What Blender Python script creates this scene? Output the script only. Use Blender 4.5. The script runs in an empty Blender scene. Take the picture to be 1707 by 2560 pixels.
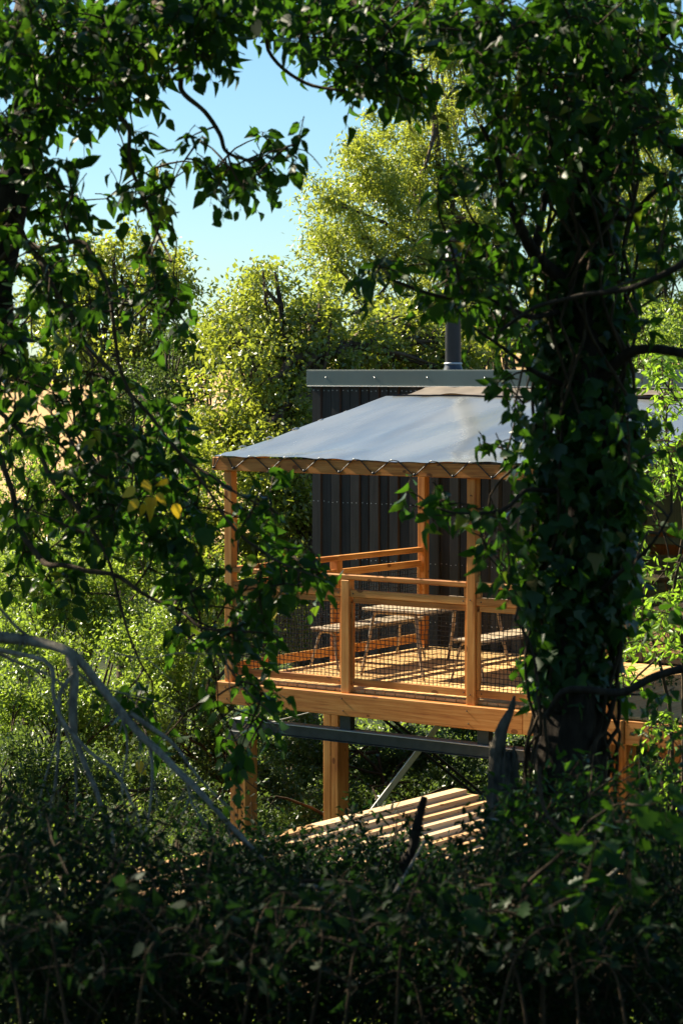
import bpy, bmesh, math, random
import numpy as np
from mathutils import Vector, Matrix, noise

random.seed(7)
rng = np.random.default_rng(7)
R = math.radians
scene = bpy.context.scene
col = scene.collection

# ---------------------------------------------------------------- camera
EYE = 3.17
PITCH = R(3.36)
F = 6044.0
cam_d = bpy.data.cameras.new("camera")
cam = bpy.data.objects.new("camera", cam_d)
col.objects.link(cam)
cam.location = (0, 0, EYE)
cam.rotation_euler = (math.pi / 2 - PITCH, 0, 0)
cam_d.sensor_fit = 'VERTICAL'
cam_d.sensor_height = 36
cam_d.sensor_width = 24
cam_d.lens = 85
cam_d.clip_start = 0.1
cam_d.clip_end = 3000
cam_d.dof.use_dof = True
cam_d.dof.focus_distance = 24.3
cam_d.dof.aperture_fstop = 6.3
scene.camera = cam

# ---------------------------------------------------------------- light
SUN = Vector((-0.835, 0.553, 0.74)).normalized()      # direction towards the sun
el = math.asin(SUN.z)
az = math.atan2(SUN.x, SUN.y)
world = bpy.data.worlds.new("World")
scene.world = world
world.use_nodes = True
wn = world.node_tree
wn.nodes.clear()
sky = wn.nodes.new("ShaderNodeTexSky")
sky.sky_type = 'NISHITA'
sky.sun_disc = False
sky.sun_elevation = el
sky.sun_rotation = az
sky.altitude = 0
sky.air_density = 1.0
sky.dust_density = 0.2
sky.ozone_density = 2.5
bg = wn.nodes.new("ShaderNodeBackground")
bg.inputs[1].default_value = 0.05
wo = wn.nodes.new("ShaderNodeOutputWorld")
tint = wn.nodes.new("ShaderNodeMix"); tint.data_type = 'RGBA'; tint.blend_type = 'MULTIPLY'
tint.inputs[0].default_value = 1.0
tint.inputs[7].default_value = (.74, .94, 1.03, 1)
wn.links.new(sky.outputs[0], tint.inputs[6])
wn.links.new(tint.outputs[2], bg.inputs[0])
wn.links.new(bg.outputs[0], wo.inputs[0])

sun_d = bpy.data.lights.new("sun", 'SUN')
sun_d.energy = 5.0
sun_d.angle = R(0.55)
sun_d.color = (1.0, 0.89, 0.68)
sun_o = bpy.data.objects.new("sun", sun_d)
col.objects.link(sun_o)
sun_o.rotation_euler = (-SUN).to_track_quat('-Z', 'Y').to_euler()
sun_o.location = (-20, 20, 30)

vs = scene.view_settings
vs.view_transform = 'Standard'
vs.look = 'None'
vs.gamma = 1
vs.exposure = 1.5
vs.use_curve_mapping = False
scene.cycles.use_denoising = True
scene.cycles.max_bounces = 6
scene.cycles.diffuse_bounces = 3
scene.cycles.glossy_bounces = 3
scene.cycles.transmission_bounces = 4
scene.cycles.transparent_max_bounces = 6
scene.cycles.sample_clamp_indirect = 4

# ---------------------------------------------------------------- helpers
def at(px, py, Y):
    """world point seen at photo pixel (1707x2560) at forward distance Y"""
    v = (1280 - py) / F
    y = math.cos(PITCH) + math.sin(PITCH) * v
    z = -math.sin(PITCH) + math.cos(PITCH) * v
    return Vector(((px - 853.5) / F / y * Y, Y, EYE + z / y * Y))

def v2(x, y, Y):        # same from coordinates of the 1568 px wide view
    return at(x * 1.08865, y * 1.08865, Y)

def px_of(P):
    """photo pixels of world points (n,3)"""
    P = np.asarray(P, float).reshape(-1, 3)
    d = P - np.array([0, 0, EYE])
    f = d[:, 1] * math.cos(PITCH) - d[:, 2] * math.sin(PITCH)
    u = d[:, 1] * math.sin(PITCH) + d[:, 2] * math.cos(PITCH)
    f = np.maximum(f, 1e-3)
    return 853.5 + d[:, 0] / f * F, 1280 - u / f * F, f

def tag(o, label=None, cat=None, group=None, kind=None):
    if label: o['label'] = label
    if cat: o['category'] = cat
    if group: o['group'] = group
    if kind: o['kind'] = kind
    return o

def empty(name, loc=(0, 0, 0), rz=0.0, label=None, cat=None, group=None):
    o = bpy.data.objects.new(name, None)
    o.location = loc
    o.rotation_euler = (0, 0, rz)
    o.empty_display_size = 0.2
    col.objects.link(o)
    return tag(o, label, cat, group)

def link(name, me, mat=None, parent=None, loc=None, kind=None):
    if mat is not None and not me.materials:
        me.materials.append(mat)
    o = bpy.data.objects.new(name, me)
    col.objects.link(o)
    if parent is not None:
        o.parent = parent
    if loc is not None:
        o.location = loc
    if kind:
        o['kind'] = kind
    return o

def mesh_np(name, V, Fc, smooth=False):
    V = np.asarray(V, np.float32)
    Fc = np.asarray(Fc, np.int32)
    me = bpy.data.meshes.new(name)
    n, k = Fc.shape
    me.vertices.add(len(V)); me.vertices.foreach_set("co", V.ravel())
    me.loops.add(n * k); me.loops.foreach_set("vertex_index", Fc.ravel())
    me.polygons.add(n)
    me.polygons.foreach_set("loop_start", np.arange(0, n * k, k, dtype=np.int32))
    me.polygons.foreach_set("loop_total", np.full(n, k, np.int32))
    if smooth:
        me.polygons.foreach_set("use_smooth", np.ones(n, bool))
    me.update(calc_edges=True)
    return me

class Tubes:
    """collects tapered tubes; build() links them as one mesh"""
    def __init__(self): self.V = []; self.F = []; self.n = 0
    def add(self, pts, radii, sides=6, bump=0.0, cap=True):
        pts = [Vector(p) for p in pts]
        n = len(pts)
        if n < 2: return
        up = Vector((0.3, 0.1, 1)).normalized()
        base = self.n
        prev = None
        for i in range(n):
            t = (pts[min(i + 1, n - 1)] - pts[max(i - 1, 0)])
            if t.length < 1e-6: t = Vector((0, 0, 1))
            t.normalize()
            if prev is None:
                a = t.cross(up)
                if a.length < 1e-3: a = t.cross(Vector((1, 0, 0)))
            else:
                a = prev - t * prev.dot(t)
            a.normalize(); prev = a
            b = t.cross(a)
            for k in range(sides):
                an = 2 * math.pi * k / sides
                r = radii[i]
                if bump:
                    r *= 1 + bump * noise.noise(pts[i] * 3.1 + Vector((math.cos(an) * 1.7, math.sin(an) * 1.7, 0)))
                self.V.append(pts[i] + (a * math.cos(an) + b * math.sin(an)) * r)
        for i in range(n - 1):
            for k in range(sides):
                k2 = (k + 1) % sides
                self.F.append((base + i * sides + k, base + i * sides + k2, base + (i + 1) * sides + k2, base + (i + 1) * sides + k))
        if cap and sides >= 4:
            for s in (0, n - 1):
                idx = [base + s * sides + k for k in range(sides)]
                for k in range(1, sides - 2, 2):
                    self.F.append((idx[0], idx[k], idx[k + 1], idx[k + 2]))
        self.n += n * sides
    def build(self, name, mat, parent=None, off=(0, 0, 0), kind=None):
        if not self.V: return None
        V = np.array([tuple(v) for v in self.V], np.float32) - np.array(off, np.float32)
        me = mesh_np(name, V, self.F, smooth=True)
        return link(name, me, mat, parent, kind=kind)

def wiggle(a, b, n, amp, seed=0.0, sag=0.0):
    a = Vector(a); b = Vector(b); L = (b - a).length
    out = []
    for i in range(n + 1):
        t = i / n
        p = a.lerp(b, t)
        w = math.sin(math.pi * t)
        q = p * 2.3 + Vector((seed, seed * .7, -seed))
        p = p + noise.noise_vector(q) * amp * L * w + Vector((0, 0, -sag * L * w))
        out.append(p)
    return out

def smooth_path(pts, sub=4):
    pts = [Vector(p) for p in pts]
    out = []
    n = len(pts)
    for i in range(n - 1):
        p0 = pts[max(i - 1, 0)]; p1 = pts[i]; p2 = pts[i + 1]; p3 = pts[min(i + 2, n - 1)]
        for k in range(sub):
            t = k / sub
            out.append(0.5 * ((2 * p1) + (p2 - p0) * t + (2 * p0 - 5 * p1 + 4 * p2 - p3) * t * t + (3 * p1 - p0 - 3 * p2 + p3) * t ** 3))
    out.append(pts[-1])
    return out

_box_cache = {}
def box_mesh(dx, dy, dz, mat, bev=0.004):
    key = (round(dx, 4), round(dy, 4), round(dz, 4), mat.name, bev)
    if key in _box_cache: return _box_cache[key]
    bm = bmesh.new()
    bmesh.ops.create_cube(bm, size=1)
    for v in bm.verts:
        v.co = Vector((v.co.x * dx, v.co.y * dy, v.co.z * dz))
    if bev:
        bmesh.ops.bevel(bm, geom=bm.edges[:], offset=bev, segments=1, affect='EDGES')
    me = bpy.data.meshes.new("board")
    bm.to_mesh(me); bm.free()
    me.materials.append(mat)
    _box_cache[key] = me
    return me

def pbox(name, parent, x0, x1, y0, y1, z0, z1, mat, bev=0.004):
    me = box_mesh(x1 - x0, y1 - y0, z1 - z0, mat, bev)
    return link(name, me, None, parent, ((x0 + x1) / 2, (y0 + y1) / 2, (z0 + z1) / 2))

def pbeam(name, parent, a, b, w, h, mat, roll=0.0, bev=0.004):
    """rectangular bar from a to b in parent space; long axis local x"""
    a = Vector(a); b = Vector(b); d = b - a
    me = box_mesh(d.length, w, h, mat, bev)
    o = link(name, me, None, parent, (a + b) / 2)
    q = d.to_track_quat('X', 'Z')
    o.rotation_euler = (q.to_matrix().to_4x4() @ Matrix.Rotation(roll, 4, 'X')).to_euler()
    return o

# ---------------------------------------------------------------- materials
def newmat(name):
    m = bpy.data.materials.new(name)
    m.use_nodes = True
    nt = m.node_tree
    nt.nodes.clear()
    out = nt.nodes.new("ShaderNodeOutputMaterial")
    return m, nt, out

def ramp(nt, stops):
    r = nt.nodes.new("ShaderNodeValToRGB")
    while len(r.color_ramp.elements) < len(stops): r.color_ramp.elements.new(0.5)
    for e, (p, c) in zip(r.color_ramp.elements, stops):
        e.position = p; e.color = (c[0], c[1], c[2], 1)
    return r

def M(nt, op, a, b=None):
    n = nt.nodes.new("ShaderNodeMath"); n.operation = op
    for i, x in enumerate((a, b)):
        if x is None: continue
        if isinstance(x, (int, float)): n.inputs[i].default_value = x
        else: nt.links.new(x, n.inputs[i])
    return n.outputs[0]

def wood_mat(name, axis, light, mid, dark, rough=0.62, knots=True, scale=1.0, vary=.16):
    m, nt, out = newmat(name)
    L = nt.links
    tc = nt.nodes.new("ShaderNodeTexCoord")
    oi = nt.nodes.new("ShaderNodeObjectInfo")
    off = nt.nodes.new("ShaderNodeCombineXYZ")
    for i, k in enumerate((17.0, 31.0, 53.0)):
        L.new(M(nt, 'MULTIPLY', oi.outputs['Random'], k), off.inputs[i])
    add = nt.nodes.new("ShaderNodeVectorMath"); add.operation = 'ADD'
    L.new(tc.outputs['Object'], add.inputs[0]); L.new(off.outputs[0], add.inputs[1])
    mp = nt.nodes.new("ShaderNodeMapping")
    s = [38 * scale] * 3; s[axis] = 1.6 * scale
    mp.inputs['Scale'].default_value = s
    L.new(add.outputs[0], mp.inputs[0])
    n1 = nt.nodes.new("ShaderNodeTexNoise"); n1.inputs['Scale'].default_value = 1.0
    n1.inputs['Detail'].default_value = 5; n1.inputs['Roughness'].default_value = .62; n1.inputs['Distortion'].default_value = .6
    L.new(mp.outputs[0], n1.inputs['Vector'])
    n2 = nt.nodes.new("ShaderNodeTexNoise"); n2.inputs['Scale'].default_value = 2.2; n2.inputs['Detail'].default_value = 3
    L.new(add.outputs[0], n2.inputs['Vector'])
    mixf = M(nt, 'ADD', M(nt, 'MULTIPLY', n1.outputs['Fac'], .75), M(nt, 'MULTIPLY', n2.outputs['Fac'], .38))
    mixf = M(nt, 'ADD', mixf, M(nt, 'MULTIPLY', M(nt, 'SUBTRACT', oi.outputs['Random'], .5), vary))
    r = ramp(nt, [(0.36, dark), (0.54, mid), (0.74, light)])
    L.new(mixf, r.inputs[0])
    colr = r.outputs[0]
    if knots:
        mp2 = nt.nodes.new("ShaderNodeMapping")
        s2 = [9.0] * 3; s2[axis] = 5.0
        mp2.inputs['Scale'].default_value = s2
        L.new(add.outputs[0], mp2.inputs[0])
        vo = nt.nodes.new("ShaderNodeTexVoronoi"); vo.inputs['Scale'].default_value = 1.0
        L.new(mp2.outputs[0], vo.inputs['Vector'])
        sep = nt.nodes.new("ShaderNodeSeparateColor"); L.new(vo.outputs['Color'], sep.inputs[0])
        rad = M(nt, 'MULTIPLY', sep.outputs[0], .21)
        k = M(nt, 'LESS_THAN', vo.outputs['Distance'], rad)
        k = M(nt, 'MULTIPLY', k, .75)
        mx = nt.nodes.new("ShaderNodeMix"); mx.data_type = 'RGBA'
        L.new(k, mx.inputs[0]); L.new(colr, mx.inputs[6])
        mx.inputs[7].default_value = (dark[0] * .35, dark[1] * .28, dark[2] * .25, 1)
        colr = mx.outputs[2]
    b = nt.nodes.new("ShaderNodeBsdfPrincipled")
    L.new(colr, b.inputs['Base Color'])
    b.inputs['Roughness'].default_value = rough
    b.inputs['Specular IOR Level'].default_value = .25
    bp = nt.nodes.new("ShaderNodeBump"); bp.inputs['Strength'].default_value = .25; bp.inputs['Distance'].default_value = .004
    L.new(n1.outputs['Fac'], bp.inputs['Height']); L.new(bp.outputs[0], b.inputs['Normal'])
    L.new(b.outputs[0], out.inputs[0])
    return m

LARCH = ((.68, .34, .10), (.54, .215, .048), (.33, .105, .022))
WX = wood_mat("larch_x", 0, *LARCH)
WY = wood_mat("larch_y", 1, *LARCH)
WZ = wood_mat("larch_z", 2, *LARCH)
DECKW = wood_mat("deck_board_wood", 1, (.80, .55, .27), (.72, .45, .19), (.52, .29, .11), rough=.55, knots=False)
CLAD = wood_mat("charred_cladding", 2, (.029, .030, .029), (.017, .0175, .0175), (.008, .0085, .009), rough=.5, knots=False, vary=.07)
SLATW = wood_mat("pale_slat_wood", 1, (.84, .58, .34), (.70, .44, .22), (.46, .25, .10), rough=.6, vary=.4)
TABW = wood_mat("table_top_wood", 1, (.60, .50, .38), (.50, .40, .28), (.36, .27, .18), rough=.5, knots=False)
INTW = wood_mat("interior_ply", 2, (.55, .32, .13), (.45, .24, .09), (.3, .15, .05), rough=.6)

def simple_mat(name, c, rough=.5, metal=0.0, var=.15, scale=8, bump=0.0, spec=.5, coat=0.0):
    m, nt, out = newmat(name)
    L = nt.links
    tc = nt.nodes.new("ShaderNodeTexCoord")
    n = nt.nodes.new("ShaderNodeTexNoise"); n.inputs['Scale'].default_value = scale; n.inputs['Detail'].default_value = 5
    L.new(tc.outputs['Object'], n.inputs['Vector'])
    r = ramp(nt, [(.3, [x * (1 - var) for x in c]), (.7, [min(1, x * (1 + var)) for x in c])])
    L.new(n.outputs['Fac'], r.inputs[0])
    b = nt.nodes.new("ShaderNodeBsdfPrincipled")
    L.new(r.outputs[0], b.inputs['Base Color'])
    b.inputs['Roughness'].default_value = rough; b.inputs['Metallic'].default_value = metal
    b.inputs['Specular IOR Level'].default_value = spec
    if bump:
        bp = nt.nodes.new("ShaderNodeBump"); bp.inputs['Strength'].default_value = bump; bp.inputs['Distance'].default_value = .02
        L.new(n.outputs['Fac'], bp.inputs['Height']); L.new(bp.outputs[0], b.inputs['Normal'])
    L.new(b.outputs[0], out.inputs[0])
    return m

TRIM = simple_mat("grey_green_trim", (.095, .135, .13), .38, 0, .08, 3)
STEEL = simple_mat("dark_steel", (.045, .05, .052), .42, .3, .25, 12)
GALV = simple_mat("galvanised_steel", (.62, .62, .60), .45, .3, .12, 20)
CHIM = simple_mat("flue_metal", (.06, .066, .075), .35, .4, .12, 6)
CORD = simple_mat("black_cord", (.018, .018, .02), .45, 0, .1, 30)
NETM = simple_mat("black_net", (.012, .012, .014), .6, 0, .1, 30)
LEGM = simple_mat("bench_leg_steel", (.34, .25, .17), .42, .35, .2, 30)
EDGE = simple_mat("dark_seat_edge", (.10, .08, .07), .5, 0, .2, 15)
ROOFM = simple_mat("roof_felt", (.05, .055, .055), .8, 0, .2, 5)
FRAME = simple_mat("window_frame_grey", (.055, .055, .058), .45, .1, .12, 8)
FILM = simple_mat("frosted_film", (.62, .50, .38), .6, 0, .06, 4)
INK = simple_mat("print_ink", (.09, .07, .06), .6, 0, .1, 9)
NAILM = simple_mat("nail_head_steel", (.7, .72, .75), .35, .6, .05, 4)
SOIL = simple_mat("soil", (.05, .04, .025), .95, 0, .4, 4, bump=.5)

def bark_mat(name, c1, c2, scale=14, spec=.2):
    m, nt, out = newmat(name)
    L = nt.links
    tc = nt.nodes.new("ShaderNodeTexCoord")
    mp = nt.nodes.new("ShaderNodeMapping"); mp.inputs['Scale'].default_value = (1, 1, .28)
    L.new(tc.outputs['Object'], mp.inputs[0])
    n = nt.nodes.new("ShaderNodeTexNoise"); n.inputs['Scale'].default_value = scale; n.inputs['Detail'].default_value = 7; n.inputs['Roughness'].default_value = .7
    L.new(mp.outputs[0], n.inputs['Vector'])
    n2 = nt.nodes.new("ShaderNodeTexNoise"); n2.inputs['Scale'].default_value = 3; n2.inputs['Detail'].default_value = 3
    L.new(tc.outputs['Object'], n2.inputs['Vector'])
    f = M(nt, 'ADD', M(nt, 'MULTIPLY', n.outputs['Fac'], .7), M(nt, 'MULTIPLY', n2.outputs['Fac'], .3))
    r = ramp(nt, [(.36, c1), (.62, c2)])
    L.new(f, r.inputs[0])
    b = nt.nodes.new("ShaderNodeBsdfPrincipled")
    L.new(r.outputs[0], b.inputs['Base Color']); b.inputs['Roughness'].default_value = .85
    b.inputs['Specular IOR Level'].default_value = spec
    bp = nt.nodes.new("ShaderNodeBump"); bp.inputs['Strength'].default_value = .9; bp.inputs['Distance'].default_value = .02
    L.new(n.outputs['Fac'], bp.inputs['Height']); L.new(bp.outputs[0], b.inputs['Normal'])
    L.new(b.outputs[0], out.inputs[0])
    return m

BARK = bark_mat("brown_bark", (.035, .024, .016), (.14, .095, .06))
DARKBARK = bark_mat("dark_bark", (.010, .008, .0065), (.060, .045, .033), 26)
DEAD = bark_mat("silver_dead_wood", (.12, .105, .085), (.44, .39, .31), 34)
SNAG = bark_mat("weathered_stump_wood", (.03, .026, .02), (.21, .18, .14), 30)
TWIG = bark_mat("twig_bark", (.03, .02, .012), (.10, .068, .04), 20)

def leaf_mat(name, cols, trans, tfac=.4, rough=.42, spec=.45, odd=None):
    """cols: list of colours chosen per leaf; trans: colour light takes through the leaf"""
    m, nt, out = newmat(name)
    L = nt.links
    g = nt.nodes.new("ShaderNodeNewGeometry")
    oi = nt.nodes.new("ShaderNodeObjectInfo")
    f = M(nt, 'FRACT', M(nt, 'ADD', g.outputs['Random Per Island'], oi.outputs['Random']))
    n = len(cols)
    stops = [(i / max(n - 1, 1), c) for i, c in enumerate(cols)]
    if odd: stops = [(p * .975, c) for p, c in stops] + [(.99, odd)]
    r = ramp(nt, stops)
    L.new(f, r.inputs[0])
    tcn = nt.nodes.new("ShaderNodeMix"); tcn.data_type = 'RGBA'; tcn.blend_type = 'MIX'
    tcn.inputs[0].default_value = .72
    L.new(r.outputs[0], tcn.inputs[6]); tcn.inputs[7].default_value = (*trans, 1)
    b = nt.nodes.new("ShaderNodeBsdfPrincipled")
    L.new(r.outputs[0], b.inputs['Base Color'])
    b.inputs['Roughness'].default_value = rough
    b.inputs['Specular IOR Level'].default_value = spec
    t = nt.nodes.new("ShaderNodeBsdfTranslucent")
    L.new(tcn.outputs[2], t.inputs['Color'])
    mx = nt.nodes.new("ShaderNodeMixShader"); mx.inputs[0].default_value = tfac
    L.new(b.outputs[0], mx.inputs[1]); L.new(t.outputs[0], mx.inputs[2])
    L.new(mx.outputs[0], out.inputs[0])
    return m

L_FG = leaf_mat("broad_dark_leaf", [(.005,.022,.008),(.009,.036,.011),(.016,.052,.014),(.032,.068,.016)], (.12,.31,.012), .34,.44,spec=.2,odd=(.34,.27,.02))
L_YEL = leaf_mat("yellow_leaf", [(.75, .50, .03), (.8, .56, .05), (.70, .34, .03)], (.8, .55, .02), .45)
L_IVY = leaf_mat("ivy_leaf", [(.008,.034,.012),(.015,.054,.016),(.026,.074,.018),(.048,.090,.022)], (.13,.34,.012), .34,.38,spec=.3,odd=(.24,.2,.07))
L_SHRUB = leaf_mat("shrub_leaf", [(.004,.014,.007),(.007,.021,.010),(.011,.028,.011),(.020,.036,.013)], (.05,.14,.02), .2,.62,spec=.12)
L_ASH = leaf_mat("ash_leaf", [(.12,.18,.03),(.17,.24,.035),(.24,.30,.06),(.22,.23,.09)], (.58,.64,.05), .48,.36,spec=.8)
L_HAW = leaf_mat("field_maple_leaf", [(.075,.125,.02),(.13,.19,.028),(.22,.27,.06),(.27,.22,.07)], (.52,.60,.04), .45,.32,spec=.9)
L_BUSH = leaf_mat("bush_leaf", [(.06,.125,.02),(.12,.20,.028),(.20,.29,.06),(.19,.21,.07)], (.45,.62,.05), .46,.36,spec=.8)
L_LIME = leaf_mat("lime_green_leaf", [(.10, .20, .02), (.14, .26, .03), (.18, .30, .04)], (.45, .75, .04), .5, .42)
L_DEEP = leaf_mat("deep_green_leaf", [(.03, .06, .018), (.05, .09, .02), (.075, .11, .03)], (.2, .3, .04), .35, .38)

# ---------------------------------------------------------------- leaves
T_BROAD = (np.array([(0, 0, 0), (-.25, .13, .05), (-.37, .38, .08), (-.24, .72, .03), (0, 1.06, -.10), (.24, .72, .03), (.37, .38, .08), (.25, .13, .05), (0, .42, -.02)], float),
           np.array([(8, 0, 1), (8, 1, 2), (8, 2, 3), (8, 3, 4), (8, 4, 5), (8, 5, 6), (8, 6, 7), (8, 7, 0)]))
T_IVY = (np.array([(0, 0, 0), (-.40, .06, .03), (-.46, .40, .05), (-.20, .55, .0), (0, 1.0, -.08), (.20, .55, .0), (.46, .40, .05), (.40, .06, .03), (0, .35, .03)], float),
         np.array([(8, 0, 1), (8, 1, 2), (8, 2, 3), (8, 3, 4), (8, 4, 5), (8, 5, 6), (8, 6, 7), (8, 7, 0)]))
T_OVAL = (np.array([(0, 0, 0), (-.22, .3, .05), (-.19, .68, .03), (0, 1, -.04), (.19, .68, .03), (.22, .3, .05)], float),
          np.array([(0, 3, 2), (0, 2, 1), (0, 5, 4), (0, 4, 3)]))
T_DIA = (np.array([(0, 0, 0), (-.30, .45, .08), (0, 1, 0), (.30, .45, .08)], float), np.array([(0, 2, 1), (0, 3, 2)]))
T_NARROW = (np.array([(0, 0, 0), (-.19, .45, .06), (0, 1, -.03), (.19, .45, .06)], float), np.array([(0, 2, 1), (0, 3, 2)]))
T_OAK = (np.array([(0, 0, 0), (-.12, .12, .02), (-.30, .25, .05), (-.17, .38, .03), (-.40, .52, .06), (-.22, .63, .03), (-.34, .80, .05), (-.12, .90, .0), (0, 1.0, -.05),
                   (.12, .90, .0), (.34, .80, .05), (.22, .63, .03), (.40, .52, .06), (.17, .38, .03), (.30, .25, .05), (.12, .12, .02), (0, .5, -.02)], float),
         np.array([(16, i, (i + 1) % 16) for i in range(16)]))

def unit(a):
    return a / np.maximum(np.linalg.norm(a, axis=-1, keepdims=True), 1e-9)

def frames(D, N):
    D = unit(D); N = N - D * (N * D).sum(1, keepdims=True); N = unit(N)
    return np.cross(D, N), D, N

def leaf_np(name, P, D, N, S, tmpl, mat, parent=None, off=(0, 0, 0), kind='stuff', smooth=False):
    T, Fc = tmpl
    P = np.asarray(P, float); n = len(P)
    if n == 0: return None
    X, Yd, Z = frames(np.asarray(D, float), np.asarray(N, float))
    S = np.asarray(S, float)[:, None, None]
    wx = rng.uniform(.72, 1.15, (n, 1, 1)); cz = rng.uniform(-.6, 3.2, (n, 1, 1)); bend = rng.normal(0, .16, (n, 1, 1))
    tx = T[None, :, 0:1] * wx + bend * T[None, :, 1:2] ** 2
    tz = T[None, :, 2:3] * cz - .18 * cz * T[None, :, 1:2] ** 2
    V = (tx * X[:, None, :] + T[None, :, 1:2] * Yd[:, None, :] + tz * Z[:, None, :]) * S + (P - np.array(off))[:, None, :]
    FF = Fc[None] + (np.arange(n) * len(T))[:, None, None]
    me = mesh_np(name, V.reshape(-1, 3), FF.reshape(-1, Fc.shape[1]), smooth)
    return link(name, me, mat, parent, kind=kind)

def leaf_objects(P, D, N, S, tmpl, mat, parent, off, n_obj=300):
    """the leaves that show largest become objects; returns the mask of the rest"""
    px, py, f = px_of(P)
    score = np.asarray(S) / f
    inside = (px > 5) & (px < 1700) & (py > 5) & (py < 2555)
    score = np.where(inside, score, 0)
    idx = np.argsort(-score)[:n_obj]
    idx = idx[inside[idx]]
    T, Fc = tmpl
    mes = []
    for _ in range(6):
        T2 = T.copy(); b_ = rng.normal(0, .15); c_ = rng.uniform(-.5, 3.0)
        T2[:, 0] += b_ * T[:, 1] ** 2; T2[:, 2] = T[:, 2] * c_ - .18 * c_ * T[:, 1] ** 2
        me = mesh_np("leaf", T2, Fc, True); me.materials.append(mat); mes.append(me)
    X, Yd, Z = frames(np.asarray(D, float), np.asarray(N, float))
    for i in idx:
        o = bpy.data.objects.new("leaf", mes[int(i) % 6])
        col.objects.link(o)
        o.parent = parent
        m = Matrix(((X[i, 0], Yd[i, 0], Z[i, 0]), (X[i, 1], Yd[i, 1], Z[i, 1]), (X[i, 2], Yd[i, 2], Z[i, 2])))
        o.rotation_euler = m.to_euler()
        o.location = tuple(P[i] - np.array(off))
        s = float(S[i]); o.scale = (s * random.uniform(.75, 1.12), s, s)
    keep = np.ones(len(P), bool); keep[idx] = False
    return keep

def rnd_dirs(n):
    v = rng.normal(size=(n, 3)); return unit(v)

# ================================================================= SETTING: ground, hills, sky is the world
def ground_h(x, y):
    # camera stands on a bank; valley under the deck, hay field rising far behind
    near = 1.45 - 0.19 * np.clip(y, -30, 21)
    h = np.where(y < 21, near, -2.54)
    h = h - 0.035 * np.clip(y - 21, 0, 60)
    h = h - 0.10 * np.clip(-x - 2, 0, 30) * np.clip((y - 8) / 20, 0, 1)
    h = h + 0.06 * np.clip(x - 3, 0, 12) * np.clip((y - 14) / 12, 0, 1)
    far = np.clip(y - 95, 0, 400)
    h = h + 0.105 * np.clip(far, 0, 95) * (1 - np.clip(far / 600, 0, .5))
    h = h + .25 * np.sin(x * .31 + 1) * np.sin(y * .23) + .12 * np.sin(x * 1.1) * np.cos(y * .9 + 2) * np.clip(1 - y / 60, 0, 1)
    return h

xs = np.concatenate([np.linspace(-900, -60, 22), np.linspace(-55, 55, 111), np.linspace(60, 900, 22)])
ys = np.concatenate([np.linspace(-40, 60, 101), np.linspace(62, 260, 60), np.linspace(280, 1500, 20)])
GX, GY = np.meshgrid(xs, ys)
GZ = ground_h(GX, GY)
nx, ny = len(xs), len(ys)
ii = np.arange(ny - 1)[:, None] * nx + np.arange(nx - 1)[None]
FG = np.stack([ii, ii + 1, ii + nx + 1, ii + nx], -1).reshape(-1, 4)

gm, nt, out = newmat("meadow_and_field")
L = nt.links
tc = nt.nodes.new("ShaderNodeTexCoord")
sp = nt.nodes.new("ShaderNodeSeparateXYZ"); L.new(tc.outputs['Object'], sp.inputs[0])
n1 = nt.nodes.new("ShaderNodeTexNoise"); n1.inputs['Scale'].default_value = 2.5; n1.inputs['Detail'].default_value = 8
L.new(tc.outputs['Object'], n1.inputs['Vector'])
rg = ramp(nt, [(.3, (.014, .018, .008)), (.5, (.026, .036, .012)), (.72, (.05, .055, .02))]); L.new(n1.outputs['Fac'], rg.inputs[0])
rf = ramp(nt, [(.3, (.42, .27, .12)), (.7, (.55, .37, .18))]); L.new(n1.outputs['Fac'], rf.inputs[0])
mr = nt.nodes.new("ShaderNodeMapRange"); mr.inputs[1].default_value = 92; mr.inputs[2].default_value = 97
L.new(sp.outputs[1], mr.inputs[0])
mx = nt.nodes.new("ShaderNodeMix"); mx.data_type = 'RGBA'
L.new(mr.outputs[0], mx.inputs[0]); L.new(rg.outputs[0], mx.inputs[6]); L.new(rf.outputs[0], mx.inputs[7])
bs = nt.nodes.new("ShaderNodeBsdfPrincipled"); bs.inputs['Roughness'].default_value = .95; bs.inputs['Specular IOR Level'].default_value = .1
L.new(mx.outputs[2], bs.inputs['Base Color'])
bp = nt.nodes.new("ShaderNodeBump"); bp.inputs['Strength'].default_value = .6; L.new(n1.outputs['Fac'], bp.inputs['Height']); L.new(bp.outputs[0], bs.inputs['Normal'])
L.new(bs.outputs[0], out.inputs[0])
ground = link("ground", mesh_np("ground", np.stack([GX, GY, GZ], -1).reshape(-1, 3), FG, True), gm)
tag(ground, kind='structure')

# ================================================================= HOUSE FRAME
TH = R(36.4)
C0 = Vector((-1.17, 24.55, 0))
AX = Vector((math.cos(TH), -math.sin(TH), 0)); DX = Vector((math.sin(TH), math.cos(TH), 0))
def hw(x, y, z=0):                       # house coordinates -> world
    return C0 + AX * x + DX * y + Vector((0, 0, z))

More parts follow.
